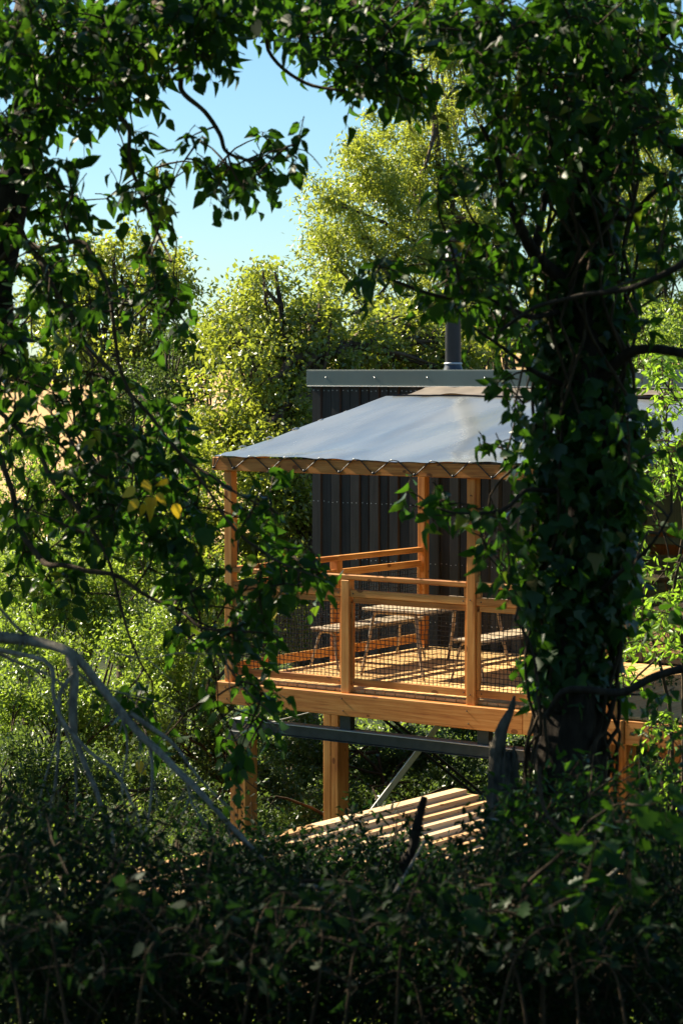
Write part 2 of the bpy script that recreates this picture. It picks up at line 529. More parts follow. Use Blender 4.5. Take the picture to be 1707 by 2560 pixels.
# ---------------------------------------------------------------- cabin
cabin = empty("cabin", C0, -TH, "black boarded single storey cabin with grey metal roof edge and glazed door", "cabin")
WALLY = 3.62
XL = -1.63
XG = 2.50                                # cladding ends, glazing begins
pbox("wall_core", cabin, XL + .03, XG, WALLY + .03, WALLY + .16, -.35, 3.0, ROOFM, 0)
pbox("end_wall", cabin, XL, XL + .028, WALLY + .03, 8.2, -.35, 3.0, CLAD, .002)
pbox("rear_wall", cabin, XL + .03, 8.4, 8.05, 8.2, -.35, 3.0, ROOFM, 0)
pbox("side_wall", cabin, 8.4, 8.52, WALLY, 8.2, -.35, 3.0, CLAD, .002)
pbox("roof", cabin, XL + .02, 8.45, WALLY + .02, 8.25, 3.0, 3.10, ROOFM, .003)
pbox("lower_wall", cabin, XG, 8.4, WALLY + .03, WALLY + .14, -.35, .02, CLAD, .002)
i = 0
x = XL
pitch = .1385
random.seed(3)
while x < XG - .02:
    w = pitch - .006
    proud = 0.0 if i % 2 else .020
    # a board with a bevelled right edge, width of the bevel differs from board to board
    bv = random.choice([.010, .014, .032, .036, .016])
    y0 = WALLY + .005 - proud
    prof = [(0, 0.0), (w - bv, 0.0), (w, .016), (w, .026), (0, .026)]
    zb, zt = -.33 + random.uniform(-.01, .01), 3.0
    V = []
    for z in (zb, zt):
        for (a, b) in prof: V.append((a, b, z))
    n5 = 5
    Fq = [(k, (k + 1) % n5, n5 + (k + 1) % n5, n5 + k) for k in range(n5)]
    me = bpy.data.meshes.new("board"); me.from_pydata(V, [], Fq + [tuple(range(n5))[::-1], tuple(range(n5, 2 * n5))]); me.update()
    me.materials.append(CLAD)
    link("board", me, None, cabin, (x, y0, 0))
    x += pitch; i += 1
# nail heads, rows of two per board
V = []; Fn = []
x = XL; i = 0
while x < XG - .02:
    yy = WALLY + .003 - (0.0 if i % 2 else .020)
    for z in (2.93, 2.28, 1.63, .97, .30):
        for dx in (.022, .088):
            c = (x + dx, yy, z + random.uniform(-.006, .006)); b0 = len(V); r = .0048
            for k in range(6): V.append((c[0] + r * math.cos(k * 1.0472), c[1] - .001, c[2] + r * math.sin(k * 1.0472)))
            V.append((c[0], c[1] - .0025, c[2]))
            for k in range(6): Fn.append((b0 + k, b0 + (k + 1) % 6, b0 + 6))
    x += pitch; i += 1
link("nail_heads", mesh_np("nail_heads", V, Fn), NAILM, cabin, kind='stuff')
# parapet trim: folded metal sheet with a drip edge and screws
xx = XL - .04
k = 0
for x1 in (1.35, 4.35, 7.35, 8.6):
    pbox("fascia_trim", cabin, xx + .002, x1, WALLY - .055, WALLY - .035, 2.99, 3.165, TRIM, .003)
    pbox("drip_edge", cabin, xx + .002, x1, WALLY - .068, WALLY - .030, 2.978, 2.988, GALV, .001)
    xx = x1
pbox("roof_coping", cabin, XL - .04, 8.6, WALLY - .053, WALLY + .14, 3.166, 3.174, TRIM, .002)
pbox("fascia_trim", cabin, XL - .06, XL - .04, WALLY - .05, 8.3, 2.99, 3.17, TRIM, .003)
for sx in (-1.40, -.70, 0.03, .80, 1.55, 2.3, 3.1, 3.8, 4.6):
    bm = bmesh.new(); bmesh.ops.create_uvsphere(bm, u_segments=8, v_segments=5, radius=.008)
    me = bpy.data.meshes.new("screw"); bm.to_mesh(me); bm.free(); me.materials.append(NAILM)
    link("screw", me, None, cabin, (sx, WALLY - .056, 3.085))
# flue
def lathe(name, prof, mat, parent, loc, seg=28):
    V = []; Fq = []
    for (r, z) in prof:
        for k in range(seg):
            a = 2 * math.pi * k / seg; V.append((r * math.cos(a), r * math.sin(a), z))
    for j in range(len(prof) - 1):
        for k in range(seg):
            k2 = (k + 1) % seg
            Fq.append((j * seg + k, j * seg + k2, (j + 1) * seg + k2, (j + 1) * seg + k))
    return link(name, mesh_np(name, V, Fq, True), mat, parent, loc)
fx, fy = 1.16, 4.98
vv = at(1132, 900, 28.9); rel = vv - C0
fx, fy = rel.dot(AX), rel.dot(DX)
flue = lathe("flue_pipe", [(.085, 0), (.095, .02), (.095, .62), (.099, .63), (.099, .66), (.095, .67), (.095, 1.45), (.0, 1.45)], CHIM, cabin, (fx, fy, 3.20))
lathe("flashing_cone", [(.15, 0), (.145, .01), (.105, .11), (.10, .13), (.098, .145)], CHIM, flue, (0, 0, -.10))
lathe("storm_collar", [(.107, 0), (.112, .008), (.10, .02)], GALV, flue, (0, 0, .04))
lathe("rain_cap", [(.10, 0), (.125, .0), (.125, .10), (.11, .12), (.0, .15)], CHIM, flue, (0, 0, 1.50))
# glazing
gl, nt, out = newmat("clear_glass")
fr = nt.nodes.new("ShaderNodeFresnel"); fr.inputs[0].default_value = 1.5
tr = nt.nodes.new("ShaderNodeBsdfTransparent"); tr.inputs[0].default_value = (.86, .9, .86, 1)
go = nt.nodes.new("ShaderNodeBsdfGlossy"); go.inputs['Roughness'].default_value = .01
ms = nt.nodes.new("ShaderNodeMixShader")
mm = M(nt, 'MULTIPLY', fr.outputs[0], 1.5)
nt.links.new(mm, ms.inputs[0]); nt.links.new(tr.outputs[0], ms.inputs[1]); nt.links.new(go.outputs[0], ms.inputs[2]); nt.links.new(ms.outputs[0], out.inputs[0])
GLASS = gl
def glazed(name, x0, x1, z0, z1, fw=.075, handle=None):
    fr_o = pbox(name, cabin, x0, x0 + fw, WALLY - .02, WALLY + .06, z0, z1, FRAME, .003)
    c = Vector(fr_o.location)
    def sub(nm, a, b, y0, y1, d, e, mat, bev=.003):
        me = box_mesh(b - a, y1 - y0, e - d, mat, bev)
        return link(nm, me, None, fr_o, Vector(((a + b) / 2, (y0 + y1) / 2, (d + e) / 2)) - c)
    sub("frame", x1 - fw, x1, WALLY - .02, WALLY + .06, z0, z1, FRAME)
    sub("frame", x0 + fw + .001, x1 - fw - .001, WALLY - .018, WALLY + .058, z1 - fw, z1, FRAME)
    sub("frame", x0 + fw + .001, x1 - fw - .001, WALLY - .018, WALLY + .058, z0, z0 + fw, FRAME)
    sub("pane", x0 + fw, x1 - fw, WALLY + .015, WALLY + .021, z0 + fw, z1 - fw, GLASS, 0)
    return fr_o, sub
glazed("window", XG + .01, 2.665, .05, 2.5, .018)
door, sub = glazed("door", 2.67, 3.72, .05, 2.5, .085)
sub("frame", 2.757, 2.80, WALLY - .030, WALLY + .03, .05, 2.5, FRAME)
sub("handle", 2.70, 2.725, WALLY - .06, WALLY - .021, .92, 1.10, CHIM)
sub("handle", 2.69, 2.86, WALLY - .085, WALLY - .065, 1.035, 1.055, CHIM)
sub("frosted_film", 2.80, 3.60, WALLY + .006, WALLY + .010, .16, .62, FILM, 0)
glazed("window", 3.73, 5.6, .05, 2.5, .07)
glazed("window", 5.62, 7.5, .05, 2.5, .07)
pbox("board", cabin, 7.52, 8.38, WALLY, WALLY + .025, 0.03, 2.98, CLAD)
pbox("head_board", cabin, XG, 7.5, WALLY - .005, WALLY + .03, 2.52, 2.98, CLAD)
def text_part(name, s, size, loc, rot, mat, parent, shear=0.0):
    cu = bpy.data.curves.new("t", 'FONT'); cu.body = s; cu.size = size; cu.extrude = .0008; cu.shear = shear
    to = bpy.data.objects.new("t", cu); col.objects.link(to)
    dg = bpy.context.evaluated_depsgraph_get()
    me = bpy.data.meshes.new_from_object(to.evaluated_get(dg))
    bpy.data.objects.remove(to)
    me.materials.clear(); me.materials.append(mat)
    o = link(name, me, None, parent, loc); o.rotation_euler = rot
    return o
dl = Vector(door.location)
for s, size, x, z, sh in (("LAIR", .085, 2.93, .50, .3), ("D'NU", .06, 2.98, .41, .3), ("001 21/05", .055, 2.90, .20, .0)):
    text_part("lettering", s, size, Vector((x, WALLY - .001, z)) - dl, (math.pi / 2, 0, 0), INK, door, sh)
# interior
pbox("interior_floor", cabin, XL + .1, 8.3, WALLY + .17, 8.0, -.05, .03, DECKW, 0)
pbox("interior_partition", cabin, 2.35, 2.42, WALLY + .17, 8.0, .03, 2.9, INTW, 0)
for k in range(15):
    pbox("wall_panel", cabin, 2.44 + k * .4, 2.44 + k * .4 + .39, 7.98, 8.0, .03, 2.9, INTW, .003)
pbox("interior_ceiling", cabin, 2.42, 8.3, WALLY + .17, 8.0, 2.91, 2.95, INTW, 0)
pbox("worktop", cabin, 3.0, 5.6, 5.2, 5.9, .78, .82, TABW)
for a in (3.1, 5.4):
    pbox("worktop_leg", cabin, a, a + .08, 5.3, 5.8, .03, .778, INTW)

# ---------------------------------------------------------------- deck
deck = empty("deck", C0, -TH, "raised larch deck on timber stilts with post and rail sides hung with black netting", "deck")
DW, DD = 4.55, 3.55
PT = .095
# boards run front to back
x = .05
while x < 5.6:
    pbox("deck_board", deck, x, x + .112, .03 + random.uniform(0, .006), DD, .006, .034 + random.uniform(-.001, .0015), DECKW, .003)
    x += .119
pbox("fascia_beam", deck, -.08, 3.6, -.075, .025, -.222, .0, WX, .006)
pbox("fascia_beam", deck, 3.602, DW + .1, -.075, .025, -.222, .0, WX, .006)
pbox("fascia_beam", deck, 4.66, 5.7, -.03, .025, -.222, .0, WX, .006)
pbox("side_fascia", deck, -.08, -.005, .027, 3.5, -.222, .0, WY, .005)
pbox("side_fascia", deck, DW + .02, DW + .1, .027, 1.4, -.222, .0, WY, .005)
for k, yy in enumerate((.35, 1.0, 1.65, 2.3, 2.95)):
    pbox("joist", deck, .0, 5.5, yy, yy + .05, -.17, .004, WX)
pbox("rim_board", deck, .0, DW, .028, .06, -.17, .003, WX)
# posts: corner, middle, third, fourth (to the roof) ; half-height ones between
def post(name, x, y, z0, z1, s=PT, mat=WZ):
    return pbox(name, deck, x, x + s, y, y + s, z0, z1, mat, .005)
FULL = [(0, -.0), (2.944, 0), (4.44, 0)]
post("post", 0, -.035, .001, 2.15)
post("post", 2.944, -.035, .001, 2.15)
post("post", 4.44, -.035, .001, 2.15)
post("half_post", 1.472, -.035, .001, 1.115)
post("post", 0, 3.42, .0345, 2.86)
post("half_post", -.03, 1.80, .0, 1.115, .10)
# front rails and net frames
def bay(x0, x1, y=-.02, top=True):
    pbox("rail", deck, x0, x1, y, y + .045, .950, 1.022, WX)
    pbox("net_frame", deck, x0 + .03, x1 - .002, y + .012, y + .047, .893, .948, WX)
    pbox("net_frame", deck, x0 + .002, x1 - .002, y + .012, y + .047, .078, .148, WX)
    pbox("net_frame", deck, x0 + .002, x0 + .034, y + .010, y + .045, .15, .892, WZ)
    pbox("net_frame", deck, x1 - .034, x1 - .002, y + .010, y + .045, .15, .892, WZ)
pbox("top_rail", deck, .097, 2.942, -.03, .055, 1.117, 1.172, WX, .010)
pbox("top_rail", deck, 3.041, 4.438, -.03, .055, 1.117, 1.172, WX, .010)
pbox("rail_block", deck, 2.90, 2.938, -.015, .03, 1.023, 1.116, WZ)
pbox("rail_block", deck, 3.045, 3.085, -.015, .03, 1.023, 1.116, WZ)
bay(.098, 1.470); bay(1.569, 2.942); bay(3.041, 4.438)
# side rails (left side, running back to the cabin)
pbox("top_rail", deck, .0, .085, .062, 1.80, 1.117, 1.172, WY, .006)
pbox("top_rail", deck, .0, .085, 1.802, 3.418, 1.117, 1.172, WY, .006)
for (a, b) in ((.062, 1.798), (1.902, 3.418)):
    pbox("rail", deck, .010, .055, a, b, .950, 1.022, WY)
    pbox("net_frame", deck, .015, .05, a + .002, b - .002, .095, .19, WY)
    pbox("net_frame", deck, .015, .05, a + .002, a + .03, .192, .948, WZ)
    pbox("net_frame", deck, .015, .05, b - .03, b - .002, .192, .948, WZ)
def screw(x, y, z, r=.007):
    me = bpy.data.meshes.get("screw_head")
    if me is None:
        bm = bmesh.new(); bmesh.ops.create_uvsphere(bm, u_segments=8, v_segments=4, radius=.007)
        me = bpy.data.meshes.new("screw_head"); bm.to_mesh(me); bm.free(); me.materials.append(CORD)
    return link("screw", me, None, deck, (x, y, z))
for a in (.04, 1.51, 2.98, 4.48):
    screw(a, -.077, -.05); screw(a + .02, -.077, -.17)
for a in (.14, 1.43, 1.61, 2.90, 3.10, 4.40):
    screw(a, -.022, .985); screw(a, -.022 + .013, .113)
for a in (2.99, .045):
    screw(a, -.037, 1.99); screw(a, -.037, 1.00); screw(a, -.037, .10)
# nets: wavy knotted cord
def net(u0, u1, z0, z1, cell, place, name="net"):
    nu = max(2, round((u1 - u0) / cell)); nz = max(2, round((z1 - z0) / cell))
    P = np.zeros((nu + 1, nz + 1, 3))
    ph = random.uniform(0, 9)
    for a in range(nu + 1):
        for b in range(nz + 1):
            u = u0 + (u1 - u0) * a / nu; z = z0 + (z1 - z0) * b / nz
            q = Vector((u * 5 + ph, z * 5, ph))
            w = math.sin(math.pi * a / nu) * math.sin(math.pi * b / nz)
            w = .35 + .65 * w
            n3 = noise.noise_vector(q) * .022 * w
            n4 = noise.noise_vector(q * 7) * .006
            P[a, b] = place(u + n3.x + n4.x, z + n3.z + n4.z, n3.y * .6 + n4.y)
    t = Tubes()
    r = .0036
    for a in range(nu + 1):
        t.add([P[a, b] for b in range(nz + 1)], [r] * (nz + 1), 4, cap=False)
    for b in range(nz + 1):
        t.add([P[a, b] for a in range(nu + 1)], [r] * (nu + 1), 4, cap=False)
    for a in range(nu + 1):
        for b in range(nz + 1):
            p = Vector(P[a, b]); t.add([p - Vector((.006, 0, 0)), p, p + Vector((.006, 0, 0))], [.002, .0065, .002], 4, cap=False)
    return t.build(name, NETM, deck, kind='stuff')
for (a, b) in ((.10, 1.47), (1.572, 2.94), (3.043, 4.436)):
    net(a, b, .13, .91, .0465, lambda u, z, w: (u, .03 + w, z))
for (a, b) in ((.065, 1.80), (1.90, 3.42)):
    net(a, b, .17, .97, .0465, lambda u, z, w: (.008 + w, u, z))
# stilts, steel frame
def stilt(x, y, s, z1, z0=-3.2):
    pbox("stilt", deck, x, x + s * .5 - .001, y, y + s, z0, z1, WZ, .006)
    return pbox("stilt", deck, x + s * .5 + .001, x + s, y, y + s, z0, z1, WZ, .006)
stilt(.04, .0, .20, -.60)
stilt(-.12, 1.80, .20, -.225)
stilt(2.98, .35, .18, -.60); stilt(4.30, .30, .19, -.225); stilt(2.9, 2.9, .18, -.225)
pbox("steel_bracket", deck, .0, .25, -.03, .22, -.598, -.50, STEEL, .003)
pbox("steel_beam", deck, .02, 4.4, .06, .16, -.498, -.395, STEEL, .004)
pbox("beam_flange", deck, .02, 4.4, .03, .19, -.393, -.383, GALV, .002)
pbox("beam_flange", deck, .02, 4.4, .045, .175, -.510, -.500, STEEL, .002)
pbox("steel_beam", deck, .02, 4.4, 2.9, 3.0, -.495, -.395, STEEL, .004)
for a in (1.38, 3.0):
    pbox("steel_post", deck, a, a + .13, .07, .15, -.382, -.223, STEEL, .003)
def loc_of(p):
    r = p - C0; return Vector((r.dot(AX), r.dot(DX), r.z))
pbeam("steel_brace", deck, loc_of(at(921, 2040, 25.6)), loc_of(at(1096, 1812, 25.6)), .05, .06, GALV)
pbeam("timber_brace", deck, loc_of(at(958, 1798, 26.0)), loc_of(at(1185, 1985, 26.0)), .03, .03, CLAD)
pbeam("timber_brace", deck, loc_of(at(980, 1798, 26.3)), loc_of(at(1205, 1985, 26.3)), .03, .03, CLAD)
pbeam("steel_brace", deck, loc_of(at(640, 1815, 25.5)), loc_of(at(800, 1775, 25.8)), .012, .012, GALV, bev=0)

# ---------------------------------------------------------------- canopy
canopy = empty("canopy", C0, -TH, "lean-to canopy with a pale sheet roof laced by black cord to a larch beam", "canopy")
pbox("eave_beam", canopy, -.125, 3.7, -.07, .0, 2.153, 2.288, WX, .005)
pbox("eave_beam", canopy, 3.702, 4.66, -.07, .0, 2.153, 2.288, WX, .005)
pbeam("rafter", canopy, (.045, .02, 2.22), (.045, 3.5, 2.86), .07, .12, WX)
pbeam("rafter", canopy, (4.50, .02, 2.22), (4.50, 3.5, 2.86), .07, .12, WX)
for a in (1.15, 2.3, 3.4):
    pbeam("rafter", canopy, (a, .02, 2.20), (a, 3.5, 2.84), .05, .10, WX)
def sheet(name, x0, x1, prof, mat, nxs=150, nys=40, rip=.006, hem=False):
    prof = [Vector((0, a, b)) for a, b in prof]
    V = []
    for j in range(nys + 1):
        t = j / nys * (len(prof) - 1); k = min(int(t), len(prof) - 2); p = prof[k].lerp(prof[k + 1], t - k)
        for i in range(nxs + 1):
            x = x0 + (x1 - x0) * i / nxs
            s = j / nys
            q = Vector((x * 1.1 - s * 1.6, s * 1.2, 1.7))
            z = p.z + noise.noise(q) * rip * 3.4 + abs(noise.noise(Vector((x * 3.2 + s * 2.5, s * 1.5, 5)))) * rip * 1.6
            z -= .018 * math.sin(math.pi * min(1, s)) * abs(math.sin(x * math.pi / 1.15))
            yy = p.y
            if hem and j == 0:
                yy += .010 * math.sin(x * 2 * math.pi / .44); z += .004 * math.sin(x * 2 * math.pi / .44)
            if i in (0,):
                x += .012 * math.sin(s * 24) + .01
            V.append((x, yy, z))
    Fq = [(j * (nxs + 1) + i, j * (nxs + 1) + i + 1, (j + 1) * (nxs + 1) + i + 1, (j + 1) * (nxs + 1) + i) for j in range(nys) for i in range(nxs)]
    return link(name, mesh_np(name, V, Fq, True), mat, canopy)
pv, nt, out = newmat("glossy_sheet")
L = nt.links
tc = nt.nodes.new("ShaderNodeTexCoord")
n1 = nt.nodes.new("ShaderNodeTexNoise"); n1.inputs['Scale'].default_value = 1.3; n1.inputs['Detail'].default_value = 5
mp = nt.nodes.new("ShaderNodeMapping"); mp.inputs['Scale'].default_value = (1.6, .5, 1); mp.inputs['Rotation'].default_value = (0, 0, R(25))
L.new(tc.outputs['Object'], mp.inputs[0]); L.new(mp.outputs[0], n1.inputs['Vector'])
r = ramp(nt, [(.35, (.13, .145, .15)), (.65, (.21, .22, .215))]); L.new(n1.outputs['Fac'], r.inputs[0])
b = nt.nodes.new("ShaderNodeBsdfPrincipled")
L.new(r.outputs[0], b.inputs['Base Color'])
rr = nt.nodes.new("ShaderNodeMapRange"); rr.inputs[3].default_value = .16; rr.inputs[4].default_value = .30; L.new(n1.outputs['Fac'], rr.inputs[0]); L.new(rr.outputs[0], b.inputs['Roughness'])
b.inputs['IOR'].default_value = 1.7; b.inputs['Specular IOR Level'].default_value = 1.0
n2 = nt.nodes.new("ShaderNodeTexNoise"); n2.inputs['Scale'].default_value = 60; n2.inputs['Detail'].default_value = 2
L.new(tc.outputs['Object'], n2.inputs['Vector'])
bp = nt.nodes.new("ShaderNodeBump"); bp.inputs['Strength'].default_value = .05; bp.inputs['Distance'].default_value = .004
L.new(n2.outputs['Fac'], bp.inputs['Height']); L.new(bp.outputs[0], b.inputs['Normal'])
L.new(b.outputs[0], out.inputs[0])
SHEET = pv
sheet("roof_sheet", -.09, 4.63, [(-.085, 2.300), (.4, 2.385), (2.93, 2.876)], SHEET, hem=True)
sheet("top_flap", .05, 4.6, [(2.935, 2.888), (3.1, 2.918), (3.50, 2.965)], simple_mat("brown_flap", (.20, .165, .13), .55, 0, .2, 6), 220, 8, rip=.014)
tt = Tubes(); tt.add([(0, 2.925, 2.893), (2, 2.925, 2.889), (4.6, 2.925, 2.893)], [.008] * 3, 6); tt.build("edge_cord", CORD, canopy)
# side grommets on the left edge
for k in range(6):
    t = .12 + k * .15
    tg = Tubes(); tg.add([(-.10, 3.0 * t - .03, 2.31 + .55 * t), (-.075, 3.0 * t, 2.325 + .55 * t), (-.06, 3.0 * t + .04, 2.32 + .55 * t)], [.006, .010, .006], 5)
    tg.build("eyelet", GALV, canopy)
# lacing
hooks = [-.10 + .085, .37, .80, 1.19, 1.57, 1.95, 2.36, 2.72, 3.08, 3.48, 3.90, 4.32]
hooks = [loc_of(at(p, 1172, 24.3)).x for p in ()] or hooks
def x_at(px):                               # x on the beam's front plane seen at photo column px
    k = (px - 853.5) / F
    # C0.x + AX.x*x = k*(C0.y + AX.y*x) , y = -.075
    cx = C0.x + DX.x * -.075; cy = C0.y + DX.y * -.075
    return (cx - k * cy) / (k * AX.y - AX.x)
hooks = [x_at(p) for p in (536, 585, 676, 761, 849, 934, 1037, 1133, 1231, 1330, 1432, 1535)]
lc = Tubes()
prevx = None
for j, hx in enumerate(hooks):
    hz = 2.183 - .002 * j
    nxt = hooks[j + 1] if j + 1 < len(hooks) else hx + .44
    prv = hooks[j - 1] if j else hx - .3
    e1 = (hx + prv) / 2 + .05 if j else hx + .02
    e2 = (hx + nxt) / 2 - .05
    yb = -.079
    lc.add(smooth_path([(e1, -.082, 2.296), (hx, yb - .006, hz - .012)], 2), [.0055] * 3, 6)
    lc.add(smooth_path([(hx, yb - .006, hz - .012), (e2, -.082, 2.296)], 2), [.0055] * 3, 6)
    lc.add(smooth_path([(e2, -.082, 2.296), (e2 + .05, -.09, 2.305), (e2 + .10, -.082, 2.296)], 2), [.0055] * 5, 6)
    bm = bmesh.new(); bmesh.ops.create_uvsphere(bm, u_segments=10, v_segments=6, radius=.016)
    me = bpy.data.meshes.new("hook"); bm.to_mesh(me); bm.free(); me.materials.append(CORD)
    link("hook", me, None, canopy, (hx, -.083, hz))
    for ex in (e2 + .03,):
        te = Tubes(); te.add([(ex - .022, -.090, 2.300), (ex, -.094, 2.306), (ex + .022, -.090, 2.301)], [.004, .011, .004], 6)
        te.build("eyelet", GALV, canopy)
lc.build("lacing_cord", CORD, canopy)

# ---------------------------------------------------------------- table and benches
def furniture(name, label, cat, x0, x1, y0, y1, h, splay, mat, lr=.017, group=None):
    base = hw((x0 + x1) / 2, (y0 + y1) / 2, .034)
    e = empty(name, base, -TH, label, cat, group)
    w = (x1 - x0); l = (y1 - y0); hh = h - .034
    n = max(3, round(w / .105)); bw = w / n
    for k in range(n):
        pbox("slat", e, -w / 2 + k * bw + .002, -w / 2 + (k + 1) * bw - .002, -l / 2, l / 2, hh - .028, hh, mat, .003)
    pbox("apron", e, -w / 2 + .012, -w / 2 + .03, -l / 2 + .02, l / 2 - .02, hh - .050, hh - .029, EDGE, .002)
    pbox("apron", e, w / 2 - .03, w / 2 - .012, -l / 2 + .02, l / 2 - .02, hh - .050, hh - .029, EDGE, .002)
    for sy in (-1, 1):
        yy = sy * (l / 2 - .06)
        t = Tubes()
        t.add([(-w / 2 + splay + .05, yy, hh - .045), (w / 2 - splay - .05, yy, hh - .045)], [lr] * 2, 10)
        t.build("crossbar", LEGM, e)
        for sx in (-1, 1):
            t = Tubes()
            top = w / 2 - splay * .9
            pts = smooth_path([(sx * (top - .07), yy, hh - .045), (sx * (top - .015), yy, hh - .055), (sx * (top + .012), yy + sy * .004, hh - .10), (sx * (w / 2 - splay * .45), yy + sy * .03, hh * .45), (sx * (w / 2 + .015), yy + sy * .05, .0)], 4)
            nn = len(pts)
            t.add(pts, [lr * (1 - .25 * max(0, i / nn - .3)) for i in range(nn)], 10)
            t.build("leg", LEGM, e)
    return e
furniture("table", "picnic table with pale slatted top standing between the two benches on the deck", "table", .99, 1.74, .98, 2.60, .735, .13, TABW, .019)
furniture("bench", "dark edged bench on the deck nearest the left railing, left of the table", "bench", .25, .60, 1.08, 2.68, .475, .09, TABW, .014, "benches at the deck table")
furniture("bench", "pale topped bench on the deck to the right of the table, behind the third post", "bench", 2.03, 2.40, 1.08, 2.95, .475, .09, TABW, .014, "benches at the deck table")

# ---------------------------------------------------------------- staircase at the right end of the deck
st = empty("staircase", hw(4.65, .9, -.0), -TH, "larch staircase going down from the right end of the deck", "staircase")
for yy in (-.42, .45):
    pbeam("stringer", st, (.02, yy, -.14), (2.3, yy, -2.25), .05, .24, WX)
for k in range(8):
    pbox("tread", st, .10 + k * .27, .38 + k * .27, -.39, .42, -.27 - k * .25, -.23 - k * .25, DECKW)
pbox("newel_post", st, .0, .09, -.50, -.405, -.35, .0, WZ)
pbox("step_board", st, .12, .30, -.46, -.43, -.33, -.03, WZ)

# ---------------------------------------------------------------- stack of sloping slats below the deck
sl = empty("slatted_ramp", hw(0, 0, 0), -TH, "pale timber slats stepping down the bank below the deck, dappled with sun", "ramp")
x0, ytop, z0 = 3.05, -.16, -.77
for k in range(17):
    zz = z0 - k * .043 + random.uniform(-.006, .006)
    xx = x0 + k * .122
    cut = ytop - random.choice([1.4, 1.9, 2.3, 2.8])
    for (ya, yb) in ((ytop - 5.0 + random.uniform(-.2, .2), cut - .006), (cut, ytop - random.uniform(0, .12))):
        o = pbox("slat", sl, xx - .118, xx + .012 + random.choice([0, .004, .008]), ya, yb, zz - .05, zz, SLATW, .004)
        o.rotation_euler = (random.uniform(-.003, .003), random.uniform(-.03, .03), random.uniform(-.004, .004))
for yy in (ytop - 3.2, ytop - 1.6, ytop - .2):
    pbeam("bearer", sl, (x0 - .1, yy, z0 - .09), (x0 + 2.0, yy, z0 - .82), .06, .09, WX)

# ================================================================= BACKGROUND TREES
def crown(lobes, leaf, cover, seed, clump=.35, flat=.8, out_bias=.45, down=.2):
    """lobes: (px, py, rx_px, ry_px, Y, depth_scale). returns leaf arrays and clump centres"""
    g = np.random.default_rng(seed)
    Ps, Ds, Ns, Ss, Cs = [], [], [], [], []
    for (px, py, rxp, ryp, Y, ds) in lobes:
        c = at(px, py, Y); rx = rxp / F * Y; rz = ryp / F * Y; ry = max(.6, (rx + rz) / 2 * ds)
        lpx = (leaf * F / Y) ** 2 * .27
        n = int(math.pi * rxp * ryp / lpx * cover * 2.3)
        nc = max(6, int(3.0 * rx * rz / (clump * clump) * 1.6 + 6))
        per = max(4, n // nc)
        d = unit(g.normal(size=(nc, 3)))
        rad = g.random(nc) ** out_bias
        for k in range(nc):
            nn = noise.noise(Vector((d[k, 0] * 1.9 + seed, d[k, 1] * 1.9, d[k, 2] * 1.9 + px * .01)))
            nn2 = noise.noise(Vector((d[k, 0] * 5 + seed, d[k, 1] * 5, d[k, 2] * 5)))
            rr = rad[k] * (1 + .38 * nn + .25 * nn2)
            cc = np.array([c.x + d[k, 0] * rx * rr, c.y + d[k, 1] * ry * rr, c.z + d[k, 2] * rz * rr])
            m = int(per * g.uniform(.5, 1.6))
            cr = clump * g.uniform(.55, 1.25)
            off = g.normal(size=(m, 3)) * cr * .42 * np.array([1, 1, flat])
            P = cc + off
            Ps.append(P)
            outw = unit(P - np.array(c)) * .5
            D = unit(g.normal(size=(m, 3)) + outw + np.array([0, 0, -down]))
            Ds.append(D)
            Ns.append(unit(g.normal(size=(m, 3)) * .9 + np.array([0, 0, .8]) + outw * .5))
            Ss.append(leaf * g.uniform(.5, 1.5, m))
            Cs.append(cc)
    return np.concatenate(Ps), np.concatenate(Ds), np.concatenate(Ns), np.concatenate(Ss), np.array(Cs)

def bg_tree(name, label, cat, base, lobes, leaf, cover, mat, seed, tmpl=T_DIA, clump=.35, trunk_r=.14, nl=24, group=None, bark=BARK, down=.2, out_bias=.45, crown_name="crown"):
    bx, by = base
    bz = float(ground_h(np.array(bx), np.array(by)))
    e = empty(name, (bx, by, bz), 0, label, cat, group)
    P, D, N, S, C = crown(lobes, leaf, cover, seed, clump, down=down, out_bias=out_bias)
    ok = P[:, 2] > ground_h(P[:, 0], P[:, 1]) - .1
    leaf_np(crown_name, P[ok], D[ok], N[ok], S[ok], tmpl, mat, e, (bx, by, bz))
    t = Tubes()
    cm = C.mean(0); b = Vector((bx, by, bz - .1))
    fork = b.lerp(Vector(cm), .45)
    top = Vector(cm) + Vector((0, 0, (C[:, 2].max() - cm[2]) * .6))
    tr_pts = wiggle(b, fork, 5, .06, seed) + wiggle(fork, top, 7, .08, seed)[1:]
    n = len(tr_pts)
    t.add(tr_pts, [trunk_r * (1 - .85 * i / n) for i in range(n)], 8, bump=.2)
    tk = t.build("trunk", bark, e, (bx, by, bz))
    t2 = Tubes()
    g = random.Random(seed)
    ids = [g.randrange(len(C)) for _ in range(nl)]
    for j in ids:
        s = tr_pts[g.randrange(2, n - 1)]
        tgt = Vector(C[j])
        p = wiggle(s, tgt, 6, .12, j, sag=-.06)
        rr = trunk_r * g.uniform(.22, .42)
        t2.add(p, [rr * (1 - .85 * i / 6) + .006 for i in range(7)], 5)
        for q in range(2):
            s2 = p[g.randrange(2, 6)]
            d2 = C[np.argsort(((C - np.array(tgt)) ** 2).sum(1))[min(len(C) - 1, g.randrange(1, 5))]]
            t2.add(wiggle(s2, Vector(d2), 4, .12, j + q), [rr * .4 * (1 - .8 * i / 4) + .004 for i in range(5)], 4)
    t2.build("limbs", bark, e, (bx, by, bz), kind='stuff')
    return e

